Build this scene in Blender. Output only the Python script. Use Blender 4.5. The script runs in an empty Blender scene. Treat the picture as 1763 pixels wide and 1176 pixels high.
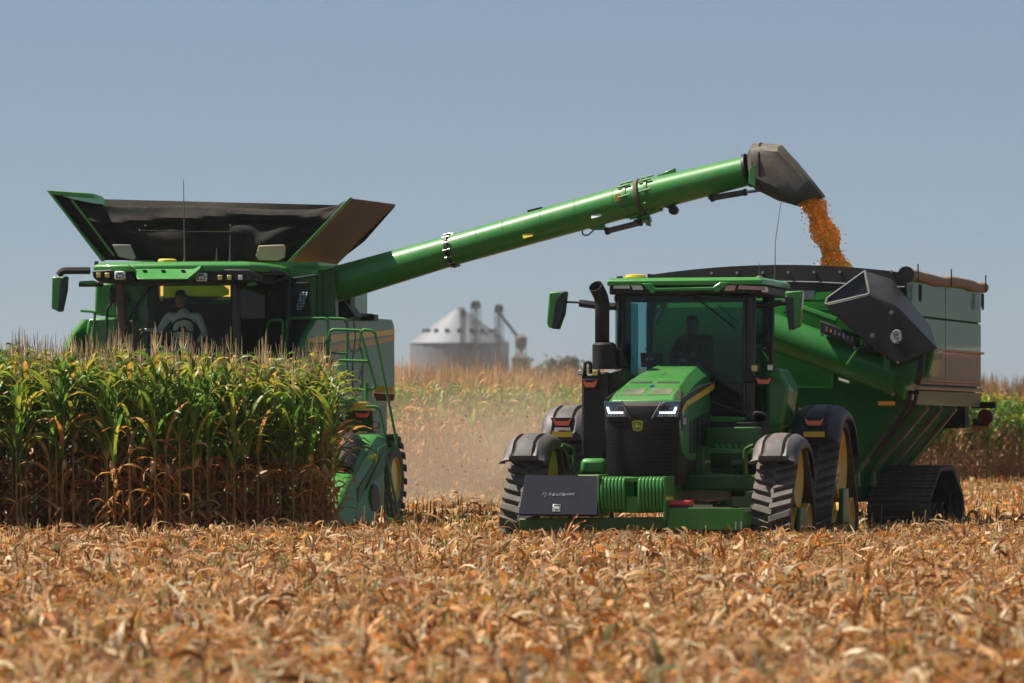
import bpy, math, random
import numpy as np
from mathutils import Vector, Matrix

# ------------------------------------------------------------------ camera, sky, sun, exposure
scn = bpy.context.scene
COL = scn.collection
FPX, CAMH, HZ = 8815.0, 1.4, 753.0          # focal length in photo pixels, eye height, horizon row
cam_d = bpy.data.cameras.new("camera")
cam = bpy.data.objects.new("camera", cam_d)
COL.objects.link(cam)
scn.camera = cam
cam.location = (0, 0, CAMH)
cam.rotation_euler = (math.radians(90), 0, 0)
cam_d.sensor_width = 36
cam_d.lens = 180
cam_d.shift_y = 165.0 / 1763
cam_d.clip_start = 0.5
cam_d.clip_end = 4000
cam_d.dof.use_dof = True
cam_d.dof.focus_distance = 68
cam_d.dof.aperture_fstop = 3.6

SUN = Vector((-0.55, 0.10, 0.83)).normalized()
w = bpy.data.worlds.new("World")
scn.world = w
w.use_nodes = True
nt = w.node_tree
bg = nt.nodes["Background"]
sky = nt.nodes.new("ShaderNodeTexSky")
sky.sky_type = 'NISHITA'
sky.sun_disc = False
sky.sun_elevation = math.asin(SUN.z)
sky.sun_rotation = math.atan2(SUN.x, SUN.y)
sky.altitude = 400
sky.air_density = 0.6
sky.dust_density = 0.5
sky.ozone_density = 2.0
wb = nt.nodes.new("ShaderNodeMix")          # one white balance for the whole sky
wb.data_type = 'RGBA'
wb.blend_type = 'MULTIPLY'
wb.inputs[0].default_value = 1.0
wb.inputs[7].default_value = (0.86, 0.83, 0.83, 1)
nt.links.new(sky.outputs[0], wb.inputs[6])
hzs = nt.nodes.new("ShaderNodeMix")          # thin even haze over all of the sky
hzs.data_type = 'RGBA'
hzs.inputs[0].default_value = 0.45
hzs.inputs[7].default_value = (3.05, 3.85, 4.65, 1)
nt.links.new(wb.outputs[2], hzs.inputs[6])
nt.links.new(hzs.outputs[2], bg.inputs[0])
bg.inputs[1].default_value = 0.05
sl = bpy.data.lights.new("sun", 'SUN')
sl.energy = 5.0
sl.angle = math.radians(0.53)
sl.color = (1.0, 0.93, 0.82)
so = bpy.data.objects.new("sun", sl)
COL.objects.link(so)
so.rotation_euler = SUN.to_track_quat('Z', 'Y').to_euler()
so.location = (-40, 60, 60)
scn.view_settings.view_transform = 'Standard'
scn.view_settings.look = 'None'
scn.view_settings.exposure = 0.95
scn.view_settings.gamma = 1
scn.cycles.max_bounces = 8
scn.cycles.transparent_max_bounces = 24
scn.cycles.volume_bounces = 0
scn.cycles.volume_step_rate = 4

R = random.Random(7)
NR = np.random.default_rng(11)

# ------------------------------------------------------------------ mesh helpers
class MB:
    """collects vertices and faces; build() links them as one mesh object"""
    def __init__(s):
        s.v, s.f, s.m = [], [], []
        s.cur = 0
    def add(s, vs, fs):
        n = len(s.v)
        s.v += [tuple(p) for p in vs]
        s.f += [tuple(i + n for i in f) for f in fs]
        s.m += [s.cur] * len(fs)
        return s
    def box(s, c, d, rot=None):
        x, y, z = d[0] / 2, d[1] / 2, d[2] / 2
        vs = [Vector((sx * x, sy * y, sz * z)) for sx in (-1, 1) for sy in (-1, 1) for sz in (-1, 1)]
        if rot is not None:
            vs = [rot @ q for q in vs]
        vs = [q + Vector(c) for q in vs]
        return s.add(vs, [(0, 1, 3, 2), (4, 6, 7, 5), (0, 4, 5, 1), (2, 3, 7, 6), (0, 2, 6, 4), (1, 5, 7, 3)])
    def bb(s, x0, x1, y0, y1, z0, z1):
        return s.box(((x0 + x1) / 2, (y0 + y1) / 2, (z0 + z1) / 2), (abs(x1 - x0), abs(y1 - y0), abs(z1 - z0)))
    def ext(s, poly, d):
        """prism: polygon (3D points) swept by vector d"""
        n = len(poly)
        a = [Vector(p) for p in poly]
        b = [p + Vector(d) for p in a]
        fs = [tuple(range(n)), tuple(range(2 * n - 1, n - 1, -1))]
        fs += [((i + 1) % n, i, n + i, n + (i + 1) % n) for i in range(n)]
        return s.add(a + b, fs)
    def loft(s, rings, cap0=True, cap1=True, closed=True):
        n = len(rings[0])
        vs = [p for r in rings for p in r]
        fs = []
        for k in range(len(rings) - 1):
            for i in range(n if closed else n - 1):
                j = (i + 1) % n
                fs.append((k * n + i, k * n + j, (k + 1) * n + j, (k + 1) * n + i))
        if cap0 and closed:
            fs.append(tuple(range(n - 1, -1, -1)))
        if cap1 and closed:
            fs.append(tuple(range((len(rings) - 1) * n, len(rings) * n)))
        return s.add(vs, fs)
    def tube(s, pts, r, n=8, caps=True):
        pts = [Vector(p) for p in pts]
        rs = r if isinstance(r, (list, tuple)) else [r] * len(pts)
        rings, up = [], None
        for i, p in enumerate(pts):
            t = (pts[min(i + 1, len(pts) - 1)] - pts[max(i - 1, 0)])
            t = t.normalized() if t.length > 1e-9 else Vector((0, 0, 1))
            if up is None:
                up = Vector((0, 0, 1)) if abs(t.z) < 0.9 else Vector((0, 1, 0))
            sd = t.cross(up)
            sd = sd.normalized() if sd.length > 1e-6 else t.orthogonal().normalized()
            up = sd.cross(t).normalized()
            rings.append([p + (sd * math.cos(2 * math.pi * k / n) + up * math.sin(2 * math.pi * k / n)) * rs[i] for k in range(n)])
        return s.loft(rings, caps, caps)
    def cyl(s, p0, p1, r0, r1=None, n=16):
        return s.tube([p0, p1], [r0, r0 if r1 is None else r1], n)
    def lathe(s, prof, c, axis='x', n=24, caps=True):
        """profile of (distance along axis, radius)"""
        rings = []
        for a, r in prof:
            ring = []
            for k in range(n):
                q, e = math.cos(2 * math.pi * k / n) * r, math.sin(2 * math.pi * k / n) * r
                ring.append(Vector(c) + (Vector((a, q, e)) if axis == 'x' else Vector((q, a, e)) if axis == 'y' else Vector((q, e, a))))
            rings.append(ring)
        return s.loft(rings, caps, caps)
    def build(s, name, mat, parent=None, bevel=0.0, smooth=35, solid=0.0):
        me = bpy.data.meshes.new(name)
        me.from_pydata(s.v, [], s.f)
        mats = mat if isinstance(mat, (list, tuple)) else [mat]
        for q in mats:
            me.materials.append(q)
        if len(mats) > 1:
            me.polygons.foreach_set("material_index", s.m)
        return mk(name, me, parent, bevel, smooth, solid)

def mk(name, me, parent=None, bevel=0.0, smooth=35, solid=0.0):
    bm_fix(me)
    if smooth:
        me.polygons.foreach_set("use_smooth", [True] * len(me.polygons))
        me.set_sharp_from_angle(angle=math.radians(smooth))
    o = bpy.data.objects.new(name, me)
    COL.objects.link(o)
    o.parent = parent
    if solid:
        q = o.modifiers.new("thickness", 'SOLIDIFY')
        q.thickness = solid
        q.offset = 0
    if bevel:
        q = o.modifiers.new("bevel", 'BEVEL')
        q.width = bevel
        q.segments = 2
        q.limit_method = 'ANGLE'
        q.angle_limit = math.radians(32)
    return o

def bm_fix(me):
    import bmesh
    b = bmesh.new()
    b.from_mesh(me)
    bmesh.ops.recalc_face_normals(b, faces=b.faces)
    b.to_mesh(me)
    b.free()

def np_mesh(name, V, F, tint=None, mat=None, smooth=False):
    """mesh from numpy arrays; F is (n,4) quads (or (n,3)); tint is per-vertex rgb"""
    me = bpy.data.meshes.new(name)
    nv, nf, k = len(V), len(F), F.shape[1]
    me.vertices.add(nv)
    me.vertices.foreach_set("co", np.asarray(V, np.float32).ravel())
    me.loops.add(nf * k)
    me.loops.foreach_set("vertex_index", np.asarray(F, np.int32).ravel())
    me.polygons.add(nf)
    me.polygons.foreach_set("loop_start", np.arange(0, nf * k, k, dtype=np.int32))
    me.polygons.foreach_set("loop_total", np.full(nf, k, np.int32))
    if smooth:
        me.polygons.foreach_set("use_smooth", np.ones(nf, bool))
    me.update(calc_edges=True)
    if tint is not None:
        a = me.color_attributes.new("tint", 'FLOAT_COLOR', 'POINT')
        c = np.ones((nv, 4), np.float32)
        c[:, :3] = tint
        a.data.foreach_set("color", c.ravel())
    if mat:
        me.materials.append(mat)
    return me

def link(name, me, parent=None):
    o = bpy.data.objects.new(name, me)
    COL.objects.link(o)
    o.parent = parent
    return o

def tag(o, label=None, cat=None, group=None, kind=None):
    for k, v in (("label", label), ("category", cat), ("group", group), ("kind", kind)):
        if v:
            o[k] = v
    return o

def empty(name, loc, rz=0):
    o = bpy.data.objects.new(name, None)
    COL.objects.link(o)
    o.location = loc
    o.rotation_euler = (0, 0, rz)
    return o

def fillet(pts, r, n=4):
    """round the corners of a polyline"""
    pts = [Vector(p) for p in pts]
    out = [pts[0]]
    for i in range(1, len(pts) - 1):
        a, b, c = pts[i - 1], pts[i], pts[i + 1]
        d = min(r, (a - b).length * .45, (c - b).length * .45)
        p, q = b + (a - b).normalized() * d, b + (c - b).normalized() * d
        for k in range(n + 1):
            t = k / n
            out.append(p * (1 - t) ** 2 + b * 2 * t * (1 - t) + q * t * t)
    out.append(pts[-1])
    return out

class Frame:
    """local frame of a machine: x to its side (viewer's right), y to its rear, z up; turns photo rows and columns into
    measures in that frame for a known depth y (P) or side x (U)"""
    def __init__(s, px, Y0, a):
        s.X0, s.Y0, s.a = (px - 881.5) / FPX * Y0, Y0, math.radians(a)
    def P(s, px, py, v):
        k = (px - 881.5) / FPX
        c, n = math.cos(s.a), math.sin(s.a)
        u = (k * (s.Y0 + v * c) - s.X0 - v * n) / (c + k * n)
        return Vector((u, v, CAMH - (py - HZ) / FPX * (s.Y0 - u * n + v * c)))
    def U(s, px, py, u):
        k = (px - 881.5) / FPX
        c, n = math.cos(s.a), math.sin(s.a)
        v = (k * (s.Y0 - u * n) - s.X0 - u * c) / (n - k * c)
        return Vector((u, v, CAMH - (py - HZ) / FPX * (s.Y0 - u * n + v * c)))
    def pp(s, pts, v):
        return [s.P(a, b, v) for a, b in pts]
    def uu(s, pts, u):
        return [s.U(a, b, u) for a, b in pts]
    def root(s, name):
        return empty(name, (s.X0, s.Y0, 0), -s.a)
    def world(s, q):
        c, n = math.cos(s.a), math.sin(s.a)
        return Vector((s.X0 + q[0] * c + q[1] * n, s.Y0 - q[0] * n + q[1] * c, q[2]))

# ------------------------------------------------------------------ materials
def nodes(m):
    m.use_nodes = True
    return m.node_tree, m.node_tree.nodes["Principled BSDF"]

def pm(name, col, rough=0.5, metal=0.0, coat=0.0, coat_r=0.04, var=0.25, scale=6.0, dust=0.0, bump=0.0, bscale=60.0, dustcol=(0.30, 0.22, 0.15), spec=0.5):
    """painted / plastic / metal surface with grain, uneven tone and settled field dust"""
    m = bpy.data.materials.new(name)
    t, b = nodes(m)
    N, L = t.nodes, t.links
    tc = N.new("ShaderNodeTexCoord")
    nz = N.new("ShaderNodeTexNoise")
    nz.inputs["Scale"].default_value = scale
    nz.inputs["Detail"].default_value = 6
    L.new(tc.outputs["Object"], nz.inputs["Vector"])
    mx = N.new("ShaderNodeMix")
    mx.data_type = 'RGBA'
    mx.inputs[6].default_value = tuple(c * (1 - var) for c in col) + (1,)
    mx.inputs[7].default_value = tuple(min(1, c * (1 + var)) for c in col) + (1,)
    L.new(nz.outputs["Fac"], mx.inputs[0])
    out = mx.outputs[2]
    if dust:
        n2 = N.new("ShaderNodeTexNoise")
        n2.inputs["Scale"].default_value = 2.3
        n2.inputs["Detail"].default_value = 9
        n2.inputs["Roughness"].default_value = 0.75
        L.new(tc.outputs["Object"], n2.inputs["Vector"])
        mr = N.new("ShaderNodeMapRange")
        mr.inputs[1].default_value = 0.42
        mr.inputs[2].default_value = 0.68
        mr.inputs[3].default_value = dust * 0.2
        mr.inputs[4].default_value = dust
        L.new(n2.outputs["Fac"], mr.inputs[0])
        m2 = N.new("ShaderNodeMix")
        m2.data_type = 'RGBA'
        m2.inputs[7].default_value = dustcol + (1,)
        ge = N.new("ShaderNodeNewGeometry")          # dust settles most on what faces up
        sx = N.new("ShaderNodeSeparateXYZ")
        L.new(ge.outputs["Normal"], sx.inputs[0])
        mz = N.new("ShaderNodeMapRange")
        mz.inputs[1].default_value = 0.1
        mz.inputs[2].default_value = 0.95
        mz.inputs[3].default_value = 0.8
        mz.inputs[4].default_value = 1.9
        L.new(sx.outputs["Z"], mz.inputs[0])
        mu = N.new("ShaderNodeMath")
        mu.operation = 'MULTIPLY'
        mu.use_clamp = True
        L.new(mr.outputs[0], mu.inputs[0])
        L.new(mz.outputs[0], mu.inputs[1])
        L.new(mu.outputs[0], m2.inputs[0])
        L.new(out, m2.inputs[6])
        out = m2.outputs[2]
        r2 = N.new("ShaderNodeMapRange")
        r2.inputs[3].default_value = rough
        r2.inputs[4].default_value = min(1, rough + 0.5)
        L.new(mr.outputs[0], r2.inputs[0])
        L.new(r2.outputs[0], b.inputs["Roughness"])
    else:
        b.inputs["Roughness"].default_value = rough
    L.new(out, b.inputs["Base Color"])
    b.inputs["Metallic"].default_value = metal
    b.inputs["Specular IOR Level"].default_value = spec
    b.inputs["Coat Weight"].default_value = coat
    b.inputs["Coat Roughness"].default_value = coat_r
    if bump:
        n3 = N.new("ShaderNodeTexNoise")
        n3.inputs["Scale"].default_value = bscale
        n3.inputs["Detail"].default_value = 5
        L.new(tc.outputs["Object"], n3.inputs["Vector"])
        bp = N.new("ShaderNodeBump")
        bp.inputs["Strength"].default_value = bump
        bp.inputs["Distance"].default_value = 0.01
        L.new(n3.outputs["Fac"], bp.inputs["Height"])
        L.new(bp.outputs[0], b.inputs["Normal"])
    return m

def glass_mat(name, tint, refl=1.0, dirt=0.06):
    m = bpy.data.materials.new(name)
    t, b = nodes(m)
    N, L = t.nodes, t.links
    N.remove(b)
    out = N["Material Output"]
    tr = N.new("ShaderNodeBsdfTransparent")
    tr.inputs[0].default_value = tint + (1,)
    gl = N.new("ShaderNodeBsdfGlossy")
    gl.inputs["Roughness"].default_value = 0.02
    gl.inputs[0].default_value = (0.9, 0.95, 1, 1)
    fr = N.new("ShaderNodeFresnel")
    fr.inputs[0].default_value = 1.5
    ml = N.new("ShaderNodeMath")
    ml.operation = 'MULTIPLY'
    ml.inputs[1].default_value = refl
    gb_ = N.new("ShaderNodeNewGeometry")
    sb = N.new("ShaderNodeMath")
    sb.operation = 'SUBTRACT'
    sb.inputs[0].default_value = 1.0
    L.new(gb_.outputs["Backfacing"], sb.inputs[1])
    mf = N.new("ShaderNodeMath")
    mf.operation = 'MULTIPLY'
    L.new(fr.outputs[0], mf.inputs[0])
    L.new(sb.outputs[0], mf.inputs[1])
    L.new(mf.outputs[0], ml.inputs[0])
    mx = N.new("ShaderNodeMixShader")
    L.new(ml.outputs[0], mx.inputs[0])
    L.new(tr.outputs[0], mx.inputs[1])
    L.new(gl.outputs[0], mx.inputs[2])
    df = N.new("ShaderNodeBsdfDiffuse")
    df.inputs[0].default_value = (0.35, 0.3, 0.22, 1)
    tc = N.new("ShaderNodeTexCoord")
    nz = N.new("ShaderNodeTexNoise")
    nz.inputs["Scale"].default_value = 3
    nz.inputs["Detail"].default_value = 8
    L.new(tc.outputs["Object"], nz.inputs["Vector"])
    mr = N.new("ShaderNodeMapRange")
    mr.inputs[1].default_value = 0.35
    mr.inputs[2].default_value = 0.75
    mr.inputs[3].default_value = 0
    mr.inputs[4].default_value = dirt
    L.new(nz.outputs["Fac"], mr.inputs[0])
    m3 = N.new("ShaderNodeMixShader")
    L.new(mr.outputs[0], m3.inputs[0])
    L.new(mx.outputs[0], m3.inputs[1])
    L.new(df.outputs[0], m3.inputs[2])
    L.new(m3.outputs[0], out.inputs[0])
    return m

def emit_mat(name, col, e):
    m = bpy.data.materials.new(name)
    t, b = nodes(m)
    b.inputs["Base Color"].default_value = col + (1,)
    b.inputs["Emission Color"].default_value = col + (1,)
    b.inputs["Emission Strength"].default_value = e
    return m

def plant_mat(name, rough=0.45, transl=0.35, gain=1.0, spec=0.4):
    """leaf: colour from the mesh's own tint, small veins, light shining through"""
    m = bpy.data.materials.new(name)
    t, b = nodes(m)
    N, L = t.nodes, t.links
    at = N.new("ShaderNodeAttribute")
    at.attribute_name = "tint"
    oi = N.new("ShaderNodeObjectInfo")
    hs = N.new("ShaderNodeHueSaturation")
    mr = N.new("ShaderNodeMapRange")
    mr.inputs[3].default_value = 0.75 * gain
    mr.inputs[4].default_value = 1.25 * gain
    L.new(oi.outputs["Random"], mr.inputs[0])
    L.new(mr.outputs[0], hs.inputs["Value"])
    tc = N.new("ShaderNodeTexCoord")
    nz = N.new("ShaderNodeTexNoise")
    nz.inputs["Scale"].default_value = 14
    nz.inputs["Detail"].default_value = 4
    L.new(tc.outputs["Object"], nz.inputs["Vector"])
    mx = N.new("ShaderNodeMix")
    mx.data_type = 'RGBA'
    mx.blend_type = 'MULTIPLY'
    mx.inputs[0].default_value = 1
    rp = N.new("ShaderNodeValToRGB")
    rp.color_ramp.elements[0].position = 0.3
    rp.color_ramp.elements[0].color = (0.62, 0.6, 0.55, 1)
    rp.color_ramp.elements[1].position = 0.65
    rp.color_ramp.elements[1].color = (1.1, 1.08, 1.0, 1)
    L.new(nz.outputs["Fac"], rp.inputs[0])
    L.new(at.outputs["Color"], mx.inputs[6])
    L.new(rp.outputs[0], mx.inputs[7])
    L.new(mx.outputs[2], hs.inputs["Color"])
    L.new(hs.outputs[0], b.inputs["Base Color"])
    b.inputs["Roughness"].default_value = rough
    b.inputs["Specular IOR Level"].default_value = spec
    tl = N.new("ShaderNodeBsdfTranslucent")
    L.new(hs.outputs[0], tl.inputs[0])
    ms = N.new("ShaderNodeMixShader")
    ms.inputs[0].default_value = transl
    L.new(b.outputs[0], ms.inputs[1])
    L.new(tl.outputs[0], ms.inputs[2])
    L.new(ms.outputs[0], N["Material Output"].inputs[0])
    return m

M = {}
M['green'] = pm("green_paint", (0.022, 0.185, 0.026), 0.4, coat=0.4, coat_r=0.07, var=0.2, dust=0.13, spec=0.25, bump=0.02, bscale=8)
M['roofgreen'] = pm("roof_green", (0.024, 0.20, 0.028), 0.4, coat=0.4, coat_r=0.10, var=0.15, dust=0.10, spec=0.25)
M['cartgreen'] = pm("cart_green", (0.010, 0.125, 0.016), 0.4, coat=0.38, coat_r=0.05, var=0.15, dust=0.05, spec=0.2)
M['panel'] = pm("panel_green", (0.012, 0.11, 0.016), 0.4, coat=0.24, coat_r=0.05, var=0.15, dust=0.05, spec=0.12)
M['frame'] = pm("frame_green", (0.010, 0.085, 0.016), 0.45, coat=0.2, var=0.2, dust=0.15, spec=.25)
M['yellow'] = pm("yellow_paint", (0.62, 0.37, 0.012), 0.4, coat=0.4, var=0.15, dust=0.3)
M['black'] = pm("black_plastic", (0.008, 0.008, 0.009), 0.5, var=0.3, dust=0.04, bump=0.05, bscale=200, spec=0.35)
M['blackgloss'] = pm("black_gloss", (0.007, 0.007, 0.008), 0.3, coat=0.3, var=0.2, dust=0.03, spec=0.3)
M['grey'] = pm("grey_fender_plastic", (0.046, 0.046, 0.054), 0.55, var=0.15, dust=0.22, bump=0.1, bscale=150)
M['shadedfender'] = pm("shaded_fender_plastic", (0.020, 0.022, 0.030), 0.5, var=0.15, dust=0.05, bump=0.1, bscale=150)  # grey fender plastic with the cab's shade put into its colour
M['rubber'] = pm("track_rubber", (0.022, 0.022, 0.022), 0.75, var=0.3, dust=0.35, bump=0.3, bscale=40)
M['lug'] = pm("dusty_lug_rubber", (0.06, 0.058, 0.056), 0.8, var=0.35, dust=0.55, bump=0.4, bscale=50, dustcol=(0.22, 0.18, 0.14))
M['tyre'] = pm("tyre_rubber", (0.018, 0.018, 0.018), 0.7, var=0.3, dust=0.3, bump=0.3, bscale=40)
M['fabric'] = pm("tank_fabric", (0.004, 0.0036, 0.0033), 0.85, var=0.4, scale=3, dust=0.06, bump=0.25, bscale=30, spec=0.25)
M['tan'] = pm("flap_dust_pillar_reflection", (0.075, 0.05, 0.036), 0.75, var=0.25, scale=4, dust=0.35, dustcol=(0.16, 0.10, 0.065))
M['steel'] = pm("steel", (0.42, 0.42, 0.43), 0.3, metal=1, var=0.15, dust=0.1)
M['chain'] = pm("chain_steel", (0.2, 0.19, 0.18), 0.45, metal=1, var=0.2)
M['box'] = pm("toolbox_steel", (0.008, 0.010, 0.020), 0.5, coat=0.0, var=0.3, scale=9, dust=0.02, spec=0.10)
M['boot'] = pm("boot_rubber", (0.055, 0.048, 0.042), 0.6, var=0.3, scale=5, dust=0.3, bump=0.25, bscale=18)
M['hood'] = pm("cart_hood_plastic", (0.010, 0.010, 0.012), 0.38, var=0.25, dust=0.05, bump=0.05)
M['orange'] = pm("amber_lens", (0.70, 0.10, 0.012), 0.25, coat=0.6, var=0.2, scale=40)
M['orangerefl'] = pm("amber_reflector", (0.52, 0.22, 0.02), 0.35, var=0.1, scale=80)
M['redlens'] = pm("red_lens", (0.12, 0.008, 0.010), 0.3, coat=0.5, var=0.2)
M['red'] = pm("red_plastic", (0.55, 0.03, 0.045), 0.4, coat=0.3, var=0.08)
M['clearlens'] = pm("clear_lamp_lens", (0.55, 0.55, 0.52), 0.2, metal=0.3, coat=0.8, var=0.35, scale=60)
M['yellowlens'] = pm("yellow_lamp_lens", (0.52, 0.43, 0.12), 0.25, metal=0.2, coat=0.6, var=0.3, scale=60)
M['headglass'] = pm("headlamp_glass", (0.035, 0.05, 0.075), 0.12, coat=1, coat_r=0.02, var=0.4, scale=20)
M['led'] = emit_mat("daytime_running_light", (0.95, 0.97, 1.0), 0.85)
M['white'] = pm("white_sticker", (0.80, 0.78, 0.74), 0.5, var=0.05)
M['ink'] = pm("black_ink", (0.02, 0.02, 0.02), 0.6, var=0.1)
M['yellowink'] = pm("yellow_sticker", (0.60, 0.42, 0.02), 0.45, var=0.06)
M['skin'] = pm("skin", (0.36, 0.19, 0.12), 0.55, var=0.1)
M['shirt'] = pm("light_blue_shirt", (0.66, 0.80, 0.88), 0.85, var=0.10, scale=14, bump=0.3, bscale=22)
M['navy'] = pm("dark_work_shirt", (0.03, 0.04, 0.055), 0.85, var=0.2, bump=0.3, bscale=22)
M['denim'] = pm("denim", (0.06, 0.09, 0.16), 0.9, var=0.2)
M['hair'] = pm("dark_hair", (0.02, 0.014, 0.01), 0.7, var=0.3, bump=0.5, bscale=120)
M['galv'] = pm("galvanised_steel", (0.15, 0.155, 0.17), 0.6, metal=0.3, var=0.25, scale=1.5)
M['legsteel'] = pm("weathered_elevator_steel", (0.12, 0.11, 0.10), 0.7, metal=0.2, var=0.2)
M['tarp'] = pm("brown_tarp", (0.22, 0.14, 0.09), 0.8, var=0.25, scale=5, bump=0.4, bscale=12)
M['liner'] = pm("black_side_extension", (0.012, 0.012, 0.012), 0.65, var=0.25, scale=5, dust=0.1)
M['ledge'] = pm("dusty_ledge", (0.40, 0.24, 0.12), 0.8, var=0.3, scale=12)
M['glass_t'] = glass_mat("tractor_glass", (0.40, 0.60, 0.62), 0.6, 0.02)
M['glass_c'] = glass_mat("combine_glass", (0.84, 0.86, 0.78), 0.3, 0.006)
M['leaf'] = plant_mat("corn_leaf", 0.42, 0.50, 1.25, 0.4)
M['stalk'] = plant_mat("corn_stalk", 0.6, 0.0)
M['residue'] = plant_mat("dry_residue", 0.6, 0.40, 0.92, 0.3)
M['grain'] = plant_mat("corn_grain", 0.35, 0.55, 1.7, 0.5)
M['crown'] = plant_mat("tree_leaf", 0.6, 0.25)
M['bark'] = pm("bark", (0.06, 0.045, 0.035), 0.9, var=0.3, bump=0.6)

# ground: dry soil strewn with chaff, finer and finer with distance
def ground_mat():
    m = bpy.data.materials.new("field_soil")
    t, b = nodes(m)
    N, L = t.nodes, t.links
    tc = N.new("ShaderNodeTexCoord")
    n1 = N.new("ShaderNodeTexNoise")
    n1.inputs["Scale"].default_value = 1.7
    n1.inputs["Detail"].default_value = 12
    n1.inputs["Roughness"].default_value = 0.75
    L.new(tc.outputs["Object"], n1.inputs["Vector"])
    r = N.new("ShaderNodeValToRGB")
    e = r.color_ramp.elements
    e[0].position, e[0].color = 0.32, (0.05, 0.026, 0.012, 1)
    e[1].position, e[1].color = 0.72, (0.30, 0.17, 0.075, 1)
    k = e.new(0.5)
    k.color = (0.15, 0.08, 0.032, 1)
    L.new(n1.outputs["Fac"], r.inputs[0])
    L.new(r.outputs[0], b.inputs["Base Color"])
    b.inputs["Roughness"].default_value = 0.9
    n2 = N.new("ShaderNodeTexNoise")
    n2.inputs["Scale"].default_value = 25
    n2.inputs["Detail"].default_value = 6
    L.new(tc.outputs["Object"], n2.inputs["Vector"])
    bp = N.new("ShaderNodeBump")
    bp.inputs["Distance"].default_value = 0.05
    L.new(n2.outputs["Fac"], bp.inputs["Height"])
    L.new(bp.outputs[0], b.inputs["Normal"])
    return m
M['soil'] = ground_mat()

def text(name, s, size, mat, parent, loc, rot, depth=0.003, shear=0.0, xs=1.0, align='CENTER', thin=0.0):
    c = bpy.data.curves.new(name, 'FONT')
    c.body = s
    c.size = size
    c.extrude = depth
    c.shear = shear
    c.offset = -thin
    c.align_x = align
    c.align_y = 'CENTER'
    c.resolution_u = 3
    o = bpy.data.objects.new(name, c)
    COL.objects.link(o)
    dg = bpy.context.evaluated_depsgraph_get()
    me = bpy.data.meshes.new_from_object(o.evaluated_get(dg))
    bpy.data.objects.remove(o)
    bpy.data.curves.remove(c)
    me.materials.clear()
    me.materials.append(mat)
    q = link(name, me, parent)
    q.location = loc
    q.rotation_euler = rot
    q.scale = (xs, 1, 1)
    return q

# ------------------------------------------------------------------ ground and haze
gm = bpy.data.meshes.new("ground")
gx = [-700, -60, -20, 0, 20, 60, 700]
gy = [-30, 0, 25, 50, 80, 120, 200, 1400]
gm.from_pydata([(x, y, 0) for y in gy for x in gx], [], [(j * 7 + i, j * 7 + i + 1, j * 7 + i + 8, j * 7 + i + 7) for j in range(7) for i in range(6)])
gm.materials.append(M['soil'])
tag(link("ground", gm), kind="structure")

hm = bpy.data.materials.new("air")
hm.use_nodes = True
hn = hm.node_tree
hn.nodes.remove(hn.nodes["Principled BSDF"])
pv = hn.nodes.new("ShaderNodeVolumePrincipled")
pv.inputs["Color"].default_value = (0.86, 0.9, 0.96, 1)
pv.inputs["Density"].default_value = 0.0001
pv.inputs["Anisotropy"].default_value = 0.2
hn.links.new(pv.outputs[0], hn.nodes["Material Output"].inputs["Volume"])
tag(MB().bb(-720, 720, -45, 1420, -1.0, 34.0).build("haze", hm, smooth=0), kind="stuff")

# ------------------------------------------------------------------ shared machine builders
def hull(pts):
    pts = sorted(pts)
    def half(ps):
        h = []
        for p in ps:
            while len(h) > 1 and (h[-1][0] - h[-2][0]) * (p[1] - h[-2][1]) - (h[-1][1] - h[-2][1]) * (p[0] - h[-2][0]) <= 0:
                h.pop()
            h.append(p)
        return h[:-1]
    return half(pts) + half(pts[::-1])

def resample(loop, step):
    n = len(loop)
    L = [math.dist(loop[i], loop[(i + 1) % n]) for i in range(n)]
    tot = sum(L)
    m = round(tot / step)
    out, acc, i = [], 0.0, 0
    for k in range(m):
        d = k * tot / m
        while acc + L[i] < d:
            acc += L[i]
            i += 1
        t = (d - acc) / L[i]
        a, b = loop[i], loop[(i + 1) % n]
        p = (a[0] + (b[0] - a[0]) * t, a[1] + (b[1] - a[1]) * t)
        out.append((p, math.atan2(b[1] - a[1], b[0] - a[0])))
    return out

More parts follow.
